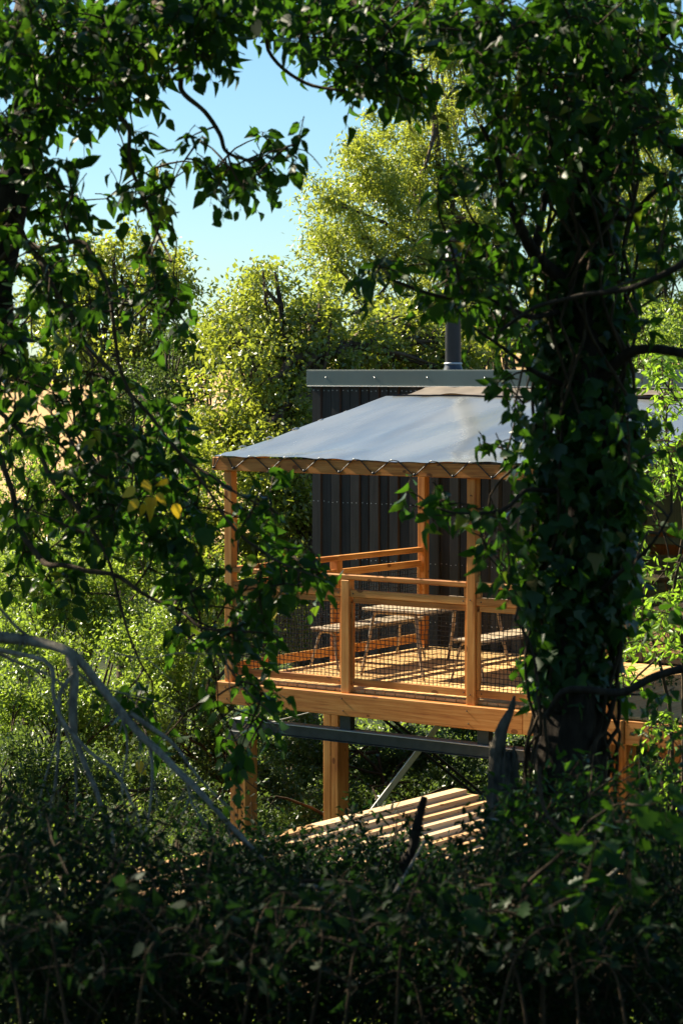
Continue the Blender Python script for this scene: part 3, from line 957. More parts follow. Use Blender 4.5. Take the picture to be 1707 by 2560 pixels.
# tall ash behind the cabin
bg_tree("ash_tree", "tall feathery ash tree with pale yellow-green leaves rising behind the cabin chimney", "tree", (4.5, 52),
        [(930, 470, 120, 120, 50, .9), (850, 620, 110, 110, 49, .9), (1040, 380, 170, 190, 52, .8), (1150, 220, 160, 170, 54, .8), (1000, 620, 230, 170, 50, .8), (1180, 560, 170, 260, 52, .8), (820, 520, 70, 90, 49, 1), (905, 375, 60, 60, 50, 1), (1090, 100, 90, 100, 53, 1)],
        .10, 1.3, L_ASH, 11, T_NARROW, .42, .2, 34)
bg_tree("ash_tree", "broad pale ash tree far right behind the ivy covered trunk", "tree", (9.5, 56),
        [(1560, 520, 190, 230, 54, .8), (1640, 760, 170, 180, 53, .8), (1420, 700, 130, 200, 55, .8), (1660, 330, 90, 120, 55, 1)],
        .10, 1.3, L_ASH, 12, T_NARROW, .42, .2, 24)
# rounded field maple, centre
bg_tree("maple_tree", "rounded field maple with olive leaves standing left of the cabin, directly behind its corner", "tree", (-.6, 35),
        [(700, 820, 170, 160, 35, .8), (620, 960, 150, 170, 34, .8), (850, 850, 170, 130, 36, .7), (990, 880, 170, 110, 37, .7), (1150, 900, 120, 80, 37, .7), (600, 1180, 150, 160, 33, .8), (700, 1330, 140, 200, 33, .8), (690, 1100, 130, 150, 34, .8), (560, 790, 60, 70, 35, 1), (670, 690, 50, 45, 35, 1), (1100, 840, 130, 90, 38, .7)],
        .074, 1.3, L_HAW, 21, T_DIA, .40, .24, 90)
bg_tree("maple_tree", "low leafy maple filling the gap below the canopy's left corner post", "tree", (-2.2, 33),
        [(600, 1500, 150, 130, 32, .8), (720, 1560, 120, 110, 32, .8), (480, 1350, 110, 130, 33, .8)],
        .068, 1.3, L_HAW, 22, T_DIA, .36, .09, 18)
# airy tree, left
bg_tree("willow_tree", "airy light green tree standing on the skyline behind the left branches", "tree", (-4.0, 44),
        [(300, 680, 140, 110, 44, .8), (420, 720, 90, 90, 43, .9), (200, 800, 120, 120, 44, .8), (370, 860, 130, 90, 43, .8), (280, 620, 70, 50, 44, 1), (455, 690, 50, 50, 43, 1), (110, 700, 80, 90, 45, 1)],
        .085, 1.0, L_ASH, 31, T_DIA, .34, .13, 40)
bg_tree("hawthorn_tree", "small dense dark tree between the airy tree and the field maple", "tree", (-2.7, 40),
        [(490, 880, 80, 90, 39, .8), (420, 980, 110, 80, 39, .8), (330, 1010, 120, 60, 38, .8)],
        .06, 1.3, L_DEEP, 32, T_DIA, .28, .1, 12)
bg_tree("oak_tree", "shady tree filling the skyline at the right edge beyond the deck", "tree", (7.6, 40),
        [(1600, 900, 180, 140, 38, .8), (1500, 800, 130, 130, 40, .8)],
        .07, 1.2, L_BUSH, 33, T_DIA, .32, .14, 18)
# bushes on the slope, left
bushes = [
    ("round bright green bush on the slope at the left edge under the hay field", (-4.6, 33), [(90, 1230, 130, 110, 32, .8), (240, 1250, 120, 110, 32, .8), (60, 1120, 70, 50, 33, .8)], L_BUSH, .055, 41),
    ("pale yellow-green bush on the slope behind the drooping grey branches", (-3.3, 30), [(120, 1480, 170, 120, 30, .8), (300, 1540, 150, 120, 30, .8), (250, 1400, 130, 80, 31, .8)], L_BUSH, .05, 42),
    ("dense green bush to the left of the deck's front corner", (-1.9, 28), [(420, 1640, 150, 130, 28.5, .8), (500, 1480, 110, 100, 30, .8), (400, 1420, 90, 80, 30.5, .8)], L_BUSH, .05, 43),
    ("wide bush low on the slope at the lower left", (-3.0, 26), [(90, 1760, 190, 130, 27, .8), (280, 1800, 170, 130, 27, .8), (60, 1620, 110, 80, 28, .8)], L_BUSH, .046, 44),
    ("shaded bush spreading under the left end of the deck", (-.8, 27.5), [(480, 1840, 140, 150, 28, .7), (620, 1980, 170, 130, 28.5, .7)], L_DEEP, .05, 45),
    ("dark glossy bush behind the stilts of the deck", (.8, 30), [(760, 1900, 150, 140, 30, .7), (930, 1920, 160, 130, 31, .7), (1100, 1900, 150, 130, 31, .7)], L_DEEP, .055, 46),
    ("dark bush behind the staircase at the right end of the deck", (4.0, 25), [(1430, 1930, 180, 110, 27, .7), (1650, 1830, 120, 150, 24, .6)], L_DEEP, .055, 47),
]
bushes += [
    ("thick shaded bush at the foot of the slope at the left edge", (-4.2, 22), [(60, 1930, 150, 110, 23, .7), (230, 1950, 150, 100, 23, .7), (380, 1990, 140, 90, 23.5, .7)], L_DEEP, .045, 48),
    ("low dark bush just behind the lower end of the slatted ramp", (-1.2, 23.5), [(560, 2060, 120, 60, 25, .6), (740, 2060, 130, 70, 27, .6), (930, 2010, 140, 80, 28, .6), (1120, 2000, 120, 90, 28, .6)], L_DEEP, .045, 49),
    ("sunlit bush in the middle of the left slope", (-3.9, 36), [(150, 1360, 190, 110, 34, .6), (380, 1250, 130, 110, 35, .6), (60, 1500, 120, 120, 33, .6), (450, 1130, 110, 100, 36, .6)], L_BUSH, .055, 50),
]
for lab, b, lobes, m, s, sd in bushes:
    bg_tree("bush", lab, "bush", b, lobes, s, 1.35, m, sd, T_DIA, .24, .05, 14, "bushes on the slope around the deck", TWIG)
# rank grass and weeds on the slope
gq = np.random.default_rng(77)
m = 60000
gx = gq.uniform(-13, 9, m); gy = 19 + 42 * gq.random(m) ** 1.3
gh = np.array([.25 + .35 * max(0, noise.noise(Vector((a * .7, b * .7, 2)))) for a, b in zip(gx, gy)])
gz = ground_h(gx, gy) + gh * gq.random(m)
P = np.stack([gx, gy, gz], 1)
o = leaf_np("ground_cover", P, unit(gq.normal(size=(m, 3)) * .6 + [0, 0, .8]), unit(gq.normal(size=(m, 3)) + [0, 0, .6]), .09 * gq.uniform(.5, 1.4, m), T_NARROW, L_BUSH)
tag(o, "rank grass and weeds covering the slope around the deck", "ground cover")
# far hedge line on the hay field
def hedge(name, label, pts, h, w, leaf, mat, n, seed):
    g = np.random.default_rng(seed)
    P = []
    for k in range(n):
        t = g.random() * (len(pts) - 1); i = int(t); a = np.array(pts[i]); b = np.array(pts[i + 1]); p = a + (b - a) * (t - i)
        hh = h * (.6 + .6 * abs(noise.noise(Vector((p[0] * .08, p[1] * .08, seed)))) * 2)
        q = g.normal(size=3) * np.array([w, w, 0]) + np.array([p[0], p[1], 0])
        q[2] = float(ground_h(np.array(q[0]), np.array(q[1]))) + hh * g.random() ** .8
        P.append(q)
    P = np.array(P)
    m = len(P)
    o = leaf_np(name, P, unit(g.normal(size=(m, 3))), unit(g.normal(size=(m, 3)) + [0, 0, .6]), leaf * g.uniform(.6, 1.3, m), T_DIA, mat)
    tag(o, label, "hedge"); return o
hedge("hedgerow", "distant dark hedgerow along the top of the hay field", [(-80, 205), (-30, 198), (-8, 200), (30, 205)], 4.2, 1.2, .8, L_DEEP, 9000, 5)
hedge("hedgerow", "distant line of trees crossing the foot of the hay field", [(-60, 88), (-22, 90), (-6, 91), (20, 92)], 2.2, 1.0, .35, L_BUSH, 9000, 6)

# ================================================================= FOREGROUND TREES
class Plant:
    """a near tree: traced limbs, twigs joined to the nearest limb, leaves along the twigs"""
    def __init__(self, e, base):
        self.e = e; self.off = np.array(base); self.nodes = []; self.limbs = []; self.twigs = Tubes()
        self.P = []; self.D = []; self.N = []; self.S = []
    def limb(self, pts, r0, r1, sides=8, sub=5, bump=.18, jit=.02, name=None, mat=None):
        pts = smooth_path(pts, sub)
        pts = [p + noise.noise_vector(p * 4.0) * jit for p in pts]
        n = len(pts)
        t = Tubes(); t.add(pts, [r0 + (r1 - r0) * i / (n - 1) for i in range(n)], sides, bump); self.limbs.append(t)
        self.nodes += pts
    def grow(self, centres, g, leafsize, nleaf=(5, 9), L=(.09, .19), droop=.5, maxlink=9.0, tw=.004):
        cs = [Vector(c) for c in centres]
        nodes = np.array([tuple(n) for n in self.nodes])
        dist = [float(np.sqrt(((nodes - np.array(tuple(c))) ** 2).sum(1).min())) for c in cs]
        order = np.argsort(dist)
        buf = np.zeros((len(nodes) + len(cs) * 4, 3)); k = len(nodes); buf[:k] = nodes
        for oi in order:
            c = cs[oi]
            d2 = ((buf[:k] - np.array(tuple(c))) ** 2).sum(1); j = int(d2.argmin())
            a = Vector(buf[j]); dist_ = math.sqrt(d2[j])
            if dist_ < maxlink:
                pts = wiggle(a, c, 4, .16, oi * .37, sag=-.05)
                r0 = tw * (1.2 + 1.2 * dist_)
                self.twigs.add(pts, [r0 * (1 - .55 * i / 4) for i in range(5)], 5)
                for p in pts[1:]:
                    buf[k] = tuple(p); k += 1
                    if k >= len(buf) - 2: buf = np.vstack([buf, np.zeros((2000, 3))])
                dirv = (c - a)
            else:
                dirv = Vector((0, 0, -1))
            if dirv.length < 1e-4: dirv = Vector((1, 0, 0))
            dirv = dirv.normalized() * .5 + Vector((g.gauss(0, .6), g.gauss(0, .6), g.gauss(-.25, .35)))
            dirv.normalize()
            l = g.uniform(*L); m = g.randint(*nleaf)
            c = c - dirv * l * .5 + Vector((0, 0, .03))
            tp = [c + dirv * l * t + Vector((0, 0, -droop * l * t * t)) for t in (0, .25, .5, .75, 1)]
            self.twigs.add(tp, [tw * .7 * (1 - .16 * i) for i in range(5)], 4)
            side = dirv.cross(Vector((0, 0, 1)))
            if side.length < .1: side = Vector((1, 0, 0))
            side.normalize()
            for q in range(m):
                t = (q + .6) / m
                p = c + dirv * l * t + Vector((0, 0, -droop * l * t * t))
                s = side * (1 if q % 2 else -1)
                D = dirv * .5 + s * g.uniform(.3, 1.1) + Vector((0, 0, -droop * g.uniform(.3, 1.8))) + Vector((g.gauss(0, .3), g.gauss(0, .3), g.gauss(0, .3)))
                D.normalize()
                sz = leafsize * g.uniform(.6, 1.2)
                pet = D * sz * .3
                self.twigs.add([p, p + pet * .6 + Vector((0, 0, .004)), p + pet], [tw * .28] * 3, 3, cap=False)
                N = Vector((g.gauss(0, .7), g.gauss(0, .7) - .2, g.gauss(.7, .5)))
                self.P.append(tuple(p + pet)); self.D.append(tuple(D)); self.N.append(tuple(N)); self.S.append(sz)
        self.nodes = [Vector(b) for b in buf[:k]]
    def finish(self, mat, tmpl, bark=TWIG, twigmat=None, n_obj=300, limb_name="limbs", n_mesh_extra=None):
        P = np.array(self.P); D = np.array(self.D); N = np.array(self.N); S = np.array(self.S)
        keep = leaf_objects(P, D, N, S, tmpl, mat, self.e, self.off, n_obj) if n_obj else np.ones(len(P), bool)
        leaf_np("foliage", P[keep], D[keep], N[keep], S[keep], tmpl, mat, self.e, self.off, smooth=True)
        for t in self.limbs: t.build("limb", bark, self.e, self.off)
        self.twigs.build("twigs", twigmat or TWIG, self.e, self.off, kind='stuff')

def scatter(blobs, g, Yr, excl=()):
    """blobs in 1568-wide view coords: (x, y, rx, ry, n)"""
    out = []
    for (x, y, rx, ry, n) in blobs:
        for _ in range(int(n * (1.75 if y < 200 else 1.35 if y < 300 else 1.0) * (.9 if x > 900 else 1))):
            a = g.random() * 2 * math.pi; r = math.sqrt(g.random())
            X = x + math.cos(a) * rx * r; Yy = y + math.sin(a) * ry * r
            out.append(v2(X, Yy, g.uniform(*Yr)))
    return out

# ---- left foreground tree
gl_ = random.Random(5)
base = (-2.6, 11.2, float(ground_h(np.array(-2.6), np.array(11.2))))
lt = empty("broadleaf_tree", base, 0, "shaded broadleaf tree whose leafy branches frame the upper left of the view", "tree")
pl = Plant(lt, base)
tl = Tubes()
trunk_pts = smooth_path([Vector(base) - Vector((0, 0, .2)), Vector((-2.35, 11.2, 1.0)), v2(-60, 900, 11.2), v2(-25, 640, 11.2), v2(20, 470, 11.2), v2(70, 300, 11.3), v2(60, 60, 11.5), v2(120, -200, 11.8), v2(100, -600, 12.2)], 5)
nT = len(trunk_pts)
tl.add(trunk_pts, [.14 - .10 * i / nT for i in range(nT)], 12, .25)
tl.build("trunk", DARKBARK, lt, base)
pl.nodes += trunk_pts
LB = [
    ([v2(100, -150, 11.7), v2(300, -60, 11), v2(400, 60, 10.6), v2(418, 150, 10.5), v2(425, 212, 10.5), v2(470, 250, 10.4), v2(502, 300, 10.4), v2(520, 345, 10.4), v2(580, 372, 10.3)], .030, .008),
    ([v2(70, 250, 11.3), v2(200, 230, 10.8), v2(290, 290, 10.6), v2(303, 380, 10.5), v2(322, 430, 10.5), v2(345, 490, 10.5), v2(372, 560, 10.5), v2(400, 600, 10.4)], .022, .006),
    ([v2(20, 470, 11.2), v2(110, 640, 10.9), v2(160, 720, 10.8), v2(200, 800, 10.7), v2(300, 900, 10.6), v2(420, 1050, 10.4), v2(520, 1120, 10.2), v2(640, 1180, 10.1)], .026, .006),
    ([v2(-30, 640, 11.2), v2(40, 560, 11.0), v2(120, 580, 10.7), v2(200, 560, 10.6), v2(250, 700, 10.4), v2(280, 830, 10.4), v2(310, 960, 10.3), v2(300, 1120, 10.2)], .022, .007),
    ([v2(-60, 900, 11.2), v2(60, 1230, 10.9), v2(160, 1300, 10.6), v2(280, 1330, 10.5), v2(380, 1400, 10.3), v2(470, 1440, 10.1), v2(560, 1460, 10.0)], .024, .007),
    ([v2(-60, 900, 11.2), v2(60, 1000, 10.9), v2(180, 1180, 10.6), v2(260, 1300, 10.5), v2(300, 1440, 10.4), v2(350, 1560, 10.4)], .02, .006),
    ([v2(120, -200, 11.8), v2(400, -80, 11.2), v2(600, 20, 10.8), v2(620, 120, 10.7), v2(700, 190, 10.7), v2(790, 215, 10.6), v2(860, 235, 10.6)], .026, .006),
    ([v2(120, -200, 11.8), v2(500, -140, 11.2), v2(760, -40, 10.9), v2(860, 60, 10.7), v2(920, 180, 10.6)], .026, .006),
    ([v2(60, 60, 11.5), v2(180, 80, 11), v2(330, 130, 10.7), v2(330, 250, 10.6)], .02, .006),
    ([v2(160, 720, 10.8), v2(250, 760, 10.7), v2(340, 700, 10.6), v2(380, 660, 10.5), v2(430, 690, 10.4)], .010, .004),
    ([v2(420, 1050, 10.4), v2(560, 1240, 10.2), v2(660, 1300, 10.0), v2(740, 1330, 9.9)], .012, .004),
    ([v2(470, 1440, 10.1), v2(520, 1540, 10.0), v2(560, 1600, 9.9), v2(620, 1640, 9.8)], .010, .004),
    ([v2(345, 490, 10.5), v2(400, 540, 10.5), v2(405, 620, 10.5), v2(440, 650, 10.5), v2(470, 668, 10.5)], .006, .0025),
    ([v2(520, 345, 10.4), v2(535, 400, 10.4), v2(555, 440, 10.4), v2(562, 462, 10.4)], .009, .004),
    ([v2(580, 372, 10.3), v2(640, 340, 10.3), v2(700, 345, 10.3), v2(735, 390, 10.3)], .006, .0025),
]
for pts, r0, r1 in LB: pl.limb(pts, r0 * .62, r1 * .7, 8, 6, .35, .035)
BL = [  # x, y, rx, ry, twigs   (dense masses first)
    (110, 60, 150, 90, 52), (330, 60, 150, 75, 44), (520, 30, 130, 55, 26), (690, 15, 130, 40, 22), (860, 40, 130, 60, 32),
    (745, 100, 75, 50, 11), (890, 150, 80, 70, 24), (935, 225, 45, 40, 7), (820, 190, 60, 35, 6),
    (60, 230, 90, 110, 26), (190, 180, 130, 90, 30), (320, 165, 85, 65, 12), (460, 120, 80, 40, 9),
    (80, 330, 90, 80, 18), (190, 290, 40, 40, 2), (40, 470, 50, 80, 10), (150, 500, 65, 60, 16), (110, 400, 50, 40, 5),
    (300, 320, 40, 50, 3), (330, 410, 70, 60, 8), (270, 450, 45, 40, 4), (370, 480, 40, 25, 4),
    (450, 320, 30, 25, 2), (480, 385, 55, 30, 7), (560, 405, 50, 28, 7), (525, 440, 50, 22, 4), (640, 325, 50, 25, 4), (620, 375, 35, 20, 3),
    (60, 680, 80, 130, 20), (200, 620, 100, 60, 11), (30, 850, 60, 130, 20), (110, 880, 80, 80, 10), (190, 740, 70, 50, 7),
    (370, 690, 70, 50, 8), (400, 740, 40, 30, 4), (340, 570, 35, 40, 5), (280, 680, 50, 50, 5),
    (60, 1010, 70, 60, 6), (150, 1020, 80, 80, 10), (270, 950, 110, 90, 26), (280, 1080, 120, 90, 40), (330, 1180, 110, 90, 32), (380, 1010, 60, 90, 14),
    (210, 1200, 90, 80, 14), (90, 1160, 80, 70, 8), (110, 1330, 100, 50, 8), (60, 1260, 60, 50, 5),
    (430, 1250, 60, 60, 9), (455, 1140, 50, 50, 7), (580, 1180, 60, 40, 9), (600, 1110, 35, 25, 2),
    (460, 1330, 70, 60, 12), (560, 1400, 70, 60, 10), (640, 1310, 60, 60, 16), (710, 1340, 55, 60, 11), (600, 1460, 60, 50, 6),
    (520, 1480, 50, 60, 8), (430, 1460, 40, 50, 4), (330, 1590, 50, 50, 4), (290, 1640, 40, 60, 3),
    (575, 1600, 55, 35, 6), (620, 1650, 40, 35, 4), (530, 1690, 40, 50, 3), (540, 1780, 40, 70, 4), (370, 1680, 40, 50, 3), (470, 1640, 40, 40, 2),
]
pl.grow(scatter(BL, gl_, (9.9, 12.2)), gl_, .072)
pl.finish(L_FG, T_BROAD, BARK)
# yellow leaves on it
ye_P = [v2(345 + gl_.gauss(0, 22), 1135 + gl_.gauss(0, 34), 10.0) for _ in range(9)] + [v2(405, 1155, 9.8), v2(320, 1745, 9.9), v2(322, 1758, 9.9)]
Dn = np.array([(gl_.gauss(0, .5), gl_.gauss(0, .3), -1) for _ in ye_P]); Nn = np.array([(gl_.gauss(0, .5), -1, gl_.gauss(.3, .3)) for _ in ye_P])
leaf_objects(np.array([tuple(p) for p in ye_P]), Dn, Nn, np.array([gl_.uniform(.05, .07) for _ in ye_P]), T_BROAD, L_YEL, lt, base, 20)

# crown of the same tree and its neighbour, left of and above the frame (they shade the bank)
def big_crown(e, base, lobes, n, leaf, mat, seed, tmpl=T_DIA, cr=.5):
    g = np.random.default_rng(seed)
    Ps = []; per = 60
    for (c, r, k) in lobes:
        for _ in range(k):
            d = unit(g.normal(size=3)); cc = np.array(c) + d * np.array(r) * g.random() ** .45
            Ps.append(cc + g.normal(size=(per, 3)) * cr * .5)
    P = np.concatenate(Ps); m = len(P)
    # nothing of it may hang into the picture
    px, py, f = px_of(P)
    vis = (px > -90) & (px < 1800) & (py > -60) & (py < 2620) & (P[:, 1] > 0)
    P = P[~vis]; m = len(P)
    leaf_np("crown", P, unit(g.normal(size=(m, 3)) + [0, 0, -.4]), unit(g.normal(size=(m, 3)) + [0, 0, .9]), leaf * g.uniform(.7, 1.3, m), tmpl, mat, e, base)
big_crown(lt, base, [((-4.6, 11.5, 4.8), (2.2, 2.6, 1.8), 130), ((-3.2, 9.5, 6.8), (2.8, 2.6, 1.2), 130), ((-1.0, 8.5, 5.9), (2.6, 2.4, .8), 90), ((-5.5, 12.5, 2.2), (2.2, 2.0, 1.6), 100)], 0, .11, L_FG, 3)

b2 = (-8.6, 14.0, float(ground_h(np.array(-8.6), np.array(14.0))))
nb = empty("broadleaf_tree", b2, 0, "full broadleaf tree standing just outside the left edge, shading the bank", "tree")
tl = Tubes(); tp = wiggle(Vector(b2) - Vector((0, 0, .2)), Vector((-8.3, 13.8, 7)), 10, .04, 3); tl.add(tp, [.22 - .016 * i for i in range(11)], 12, .2); tl.build("trunk", DARKBARK, nb, b2)
big_crown(nb, b2, [((-8.5, 13.8, 5.5), (2.8, 2.8, 2.8), 200), ((-6.6, 12.0, 2.5), (2.4, 2.4, 2.0), 110), ((-7.5, 15.8, 3.2), (2.4, 1.8, 2.2), 110)], 0, .13, L_FG, 4)

# unseen trees of the same wood, added around the viewpoint to shade the bank
for (x, y, lab, sd) in ((-3.8, -2.5, "unseen leafy tree behind the viewpoint on the left, shading the bank", 5), (3.6, -3.0, "unseen leafy tree behind the viewpoint on the right, shading the bank", 6), (5.2, 5.5, "unseen leafy tree beyond the right edge, shading the bank", 7)):
    b3 = (x, y, float(ground_h(np.array(x), np.array(y))))
    e3 = empty("broadleaf_tree", b3, 0, lab, "tree")
    tl = Tubes(); tp = wiggle(Vector(b3) - Vector((0, 0, .2)), Vector((x, y, 8)), 10, .04, sd); tl.add(tp, [.2 - .015 * i for i in range(11)], 12, .2); tl.build("trunk", DARKBARK, e3, b3)
    big_crown(e3, b3, [((x, y, 6.2), (3.4, 3.2, 2.4), 150), ((x, y + .5, 3.4), (2.4, 2.0, 1.6), 70)], 0, .15, L_FG, sd)

# ---- ivy covered tree, right
bR = v2(1310, 1980, 10.2); bR.z = float(ground_h(np.array(bR.x), np.array(bR.y)))
rt = empty("ivy_clad_tree", bR, 0, "tree with a dark leaning trunk wrapped in ivy at the right", "tree")
tr_pts = smooth_path([bR - Vector((0, 0, .2)), v2(1310, 1850, 10.2), v2(1305, 1640, 10.2), v2(1310, 1400, 10.2), v2(1335, 1150, 10.2), v2(1340, 900, 10.2), v2(1345, 700, 10.3), v2(1350, 480, 10.4), v2(1362, 250, 10.5), v2(1385, 0, 10.6), v2(1400, -300, 10.8)], 5)
nT = len(tr_pts)
t = Tubes(); t.add(tr_pts, [max(.055, .165 - .12 * i / nT + (.06 if i < 4 else 0)) for i in range(nT)], 32, .45); t.build("trunk", DARKBARK, rt, bR)
pr = Plant(rt, bR)
pr.nodes += tr_pts[8:]
for pts, r0, r1 in [
    ([v2(1345, 700, 10.3), v2(1290, 640, 10.2), v2(1225, 590, 10.1), v2(1190, 520, 10.0), v2(1165, 450, 10.0), v2(1140, 360, 10.0), v2(1100, 290, 9.9)], .036, .008),
    ([v2(1225, 590, 10.1), v2(1245, 500, 10.1), v2(1270, 400, 10.1), v2(1265, 300, 10.0), v2(1255, 200, 10)], .020, .006),
    ([v2(1350, 330, 10.4), v2(1420, 300, 10.3), v2(1500, 310, 10.1), v2(1568, 350, 10.0), v2(1640, 420, 9.9)], .034, .02),
    ([v2(1340, 900, 10.2), v2(1430, 820, 10.1), v2(1500, 800, 10.0), v2(1600, 815, 9.9)], .026, .018),
    ([v2(1150, 760, 9.2), v2(1230, 700, 9.2), v2(1330, 675, 9.2), v2(1420, 665, 9.1), v2(1490, 640, 9.0), v2(1568, 600, 9.0), v2(1620, 560, 9.0)], .007, .016),
    ([v2(1350, 480, 10.4), v2(1440, 500, 10.2), v2(1500, 440, 10.1), v2(1560, 400, 10)], .016, .008),
    ([v2(1362, 250, 10.5), v2(1240, 180, 10.3), v2(1120, 120, 10.2), v2(1020, 60, 10.1)], .026, .008),
    ([v2(1385, 0, 10.6), v2(1250, -60, 10.4), v2(1060, -40, 10.2), v2(950, 20, 10.1)], .026, .008),
    ([v2(1362, 250, 10.5), v2(1450, 160, 10.3), v2(1540, 60, 10.1), v2(1620, 0, 10)], .024, .01),
    ([v2(1345, 700, 10.3), v2(1220, 720, 10), v2(1120, 690, 9.9), v2(1000, 680, 9.8), v2(900, 640, 9.8)], .014, .005),
    ([v2(1335, 1150, 10.2), v2(1220, 1120, 9.9), v2(1150, 1180, 9.8), v2(1060, 1180, 9.7), v2(1000, 1160, 9.7)], .012, .004),
    ([v2(1340, 900, 10.2), v2(1240, 860, 10), v2(1160, 800, 9.9), v2(1080, 740, 9.9)], .014, .005),
    ([v2(1310, 1400, 10.2), v2(1400, 1330, 10.0), v2(1480, 1260, 9.9), v2(1540, 1180, 9.8)], .012, .005),
    ([v2(1290, 1640, 10.1), v2(1240, 1600, 9.9), v2(1215, 1480, 9.8), v2(1180, 1420, 9.8)], .008, .003),
    ([v2(1250, 1650, 9.7), v2(1290, 1592, 9.6), v2(1350, 1582, 9.6), v2(1430, 1590, 9.6), v2(1500, 1560, 9.6), v2(1568, 1540, 9.6)], .013, .017),
]: pr.limb(pts, r0, r1, 8)
BRR = [
    (1060, 60, 90, 80, 30), (1180, 90, 100, 90, 34), (1300, 60, 110, 80, 36), (1430, 60, 110, 90, 34), (1530, 110, 70, 110, 18),
    (1140, 210, 60, 70, 13), (1250, 230, 90, 80, 30), (1390, 220, 90, 90, 30), (1490, 250, 70, 80, 18), (1545, 400, 50, 80, 12),
    (1180, 330, 60, 50, 10), (1280, 360, 80, 70, 20), (1130, 420, 50, 50, 9), (1060, 400, 40, 40, 5), (1220, 450, 60, 50, 14), (1010, 450, 40, 30, 3),
    (1420, 420, 50, 70, 10), (1490, 520, 50, 60, 9), (1540, 620, 40, 60, 7), (1420, 620, 40, 70, 7),
    (1110, 560, 70, 50, 13), (1050, 640, 70, 50, 14), (1180, 640, 70, 60, 14), (1030, 545, 25, 25, 4), (960, 600, 50, 30, 4), (880, 620, 50, 30, 4), (820, 640, 45, 20, 2),
    (985, 705, 40, 30, 6), (1095, 720, 35, 30, 5), (1045, 690, 28, 40, 8), (1040, 600, 28, 40, 6), (1170, 740, 50, 50, 9), (1230, 780, 50, 60, 10), (1450, 760, 50, 50, 5), (1170, 850, 30, 50, 5),
    (1130, 1020, 30, 30, 3), (1170, 1080, 30, 40, 3), (1130, 1220, 50, 50, 9), (1020, 1170, 55, 30, 6), (930, 1140, 35, 25, 2), (1160, 1310, 40, 50, 6), (1050, 1210, 30, 30, 3),
    (1500, 930, 40, 40, 2), (1450, 1000, 40, 60, 6), (1180, 960, 30, 60, 5), (1530, 1050, 30, 50, 2), (1440, 1130, 40, 80, 9), (1530, 1240, 40, 40, 2), (1440, 1340, 40, 60, 4), (1510, 1400, 40, 40, 2), (1470, 1440, 30, 30, 2),
    (1210, 1500, 25, 80, 3), (1250, 1560, 40, 50, 5), (1410, 1560, 50, 40, 4), (1530, 1600, 40, 30, 3),
]
pr.grow(scatter(BRR, gl_, (9.3, 11.3)), gl_, .068, droop=.4)
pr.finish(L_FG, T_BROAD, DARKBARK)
# ---- the ivy itself
iv = empty("ivy", bR, 0, "thick dark ivy climbing the leaning trunk at the right", "ivy")
g = np.random.default_rng(17)
P = []; D = []; N = []; S = []
stems = Tubes()
tp = np.array([tuple(p) for p in tr_pts])
n_iv = 9500
for _ in range(n_iv):
    u = g.uniform(6, nT - 4); k = int(u); c = tp[k] + (tp[min(k + 1, nT - 1)] - tp[k]) * (u - k)
    ph = g.uniform(0, 2 * math.pi)
    zz = c[2]
    yy = (925 - 0)  # noqa
    wv = .20 + .13 * noise.noise(Vector((zz * 1.6, ph, 3))) + .05 * math.sin(zz * 2.3 + 1)
    # thinner sleeve high up and at the bare patch of bark
    rr = wv * (1.0 if zz < 3.0 else .62) * g.uniform(.5, 1.2)
    if noise.noise(Vector((math.cos(ph) * 1.3, math.sin(ph) * 1.3, zz * 1.4 + 7))) > .47: continue
    d = np.array([math.cos(ph), math.sin(ph), 0])
    p = c + d * rr
    pxx, pyy, _f = px_of(p)
    if 1420 < pxx[0] < 1500 and 755 < pyy[0] < 860 and p[1] < c[1]: continue
    if pyy[0] > 1690 and g.random() < min(1, (pyy[0] - 1690) / 90): continue
    P.append(p); D.append(d * .35 + np.array([0, 0, -.9]) + g.normal(size=3) * .55); N.append(d + np.array([0, -.1, .45]) + g.normal(size=3) * .5)
    S.append(.068 * g.uniform(.35, 1.35))
P = np.array(P); D = np.array(D); N = np.array(N); S = np.array(S)
keep = leaf_objects(P, D, N, np.where(P[:, 1] < bR.y + .05, S, S * .2), T_IVY, L_IVY, iv, tuple(bR), 0)
score = (S / P[:, 1]) * (P[:, 1] < tp[:, 1].mean() - .15)
px, py, f = px_of(P); score *= (px > 0) & (px < 1707) & (py > 0) & (py < 2560)
idx = np.argsort(-score)[:300]
sel = np.zeros(len(P), bool); sel[idx] = True
leaf_objects(P[sel], D[sel], N[sel], S[sel], T_IVY, L_IVY, iv, tuple(bR), 300)
leaf_np("foliage", P[~sel], D[~sel], N[~sel], S[~sel], T_IVY, L_IVY, iv, tuple(bR), smooth=True)
for k in range(16):
    ph = g.uniform(0, 6.28); pts = []
    for j in range(3, nT - 3, 2):
        ph += g.normal() * .3; rad = .15 + .07 * abs(math.sin(j * .4 + k))
        pts.append(Vector(tp[j]) + Vector((math.cos(ph), math.sin(ph), 0)) * rad)
    stems.add(smooth_path(pts, 2), [.008] * (2 * len(pts) - 1), 5)
stems.build("stems", TWIG, iv, tuple(bR))

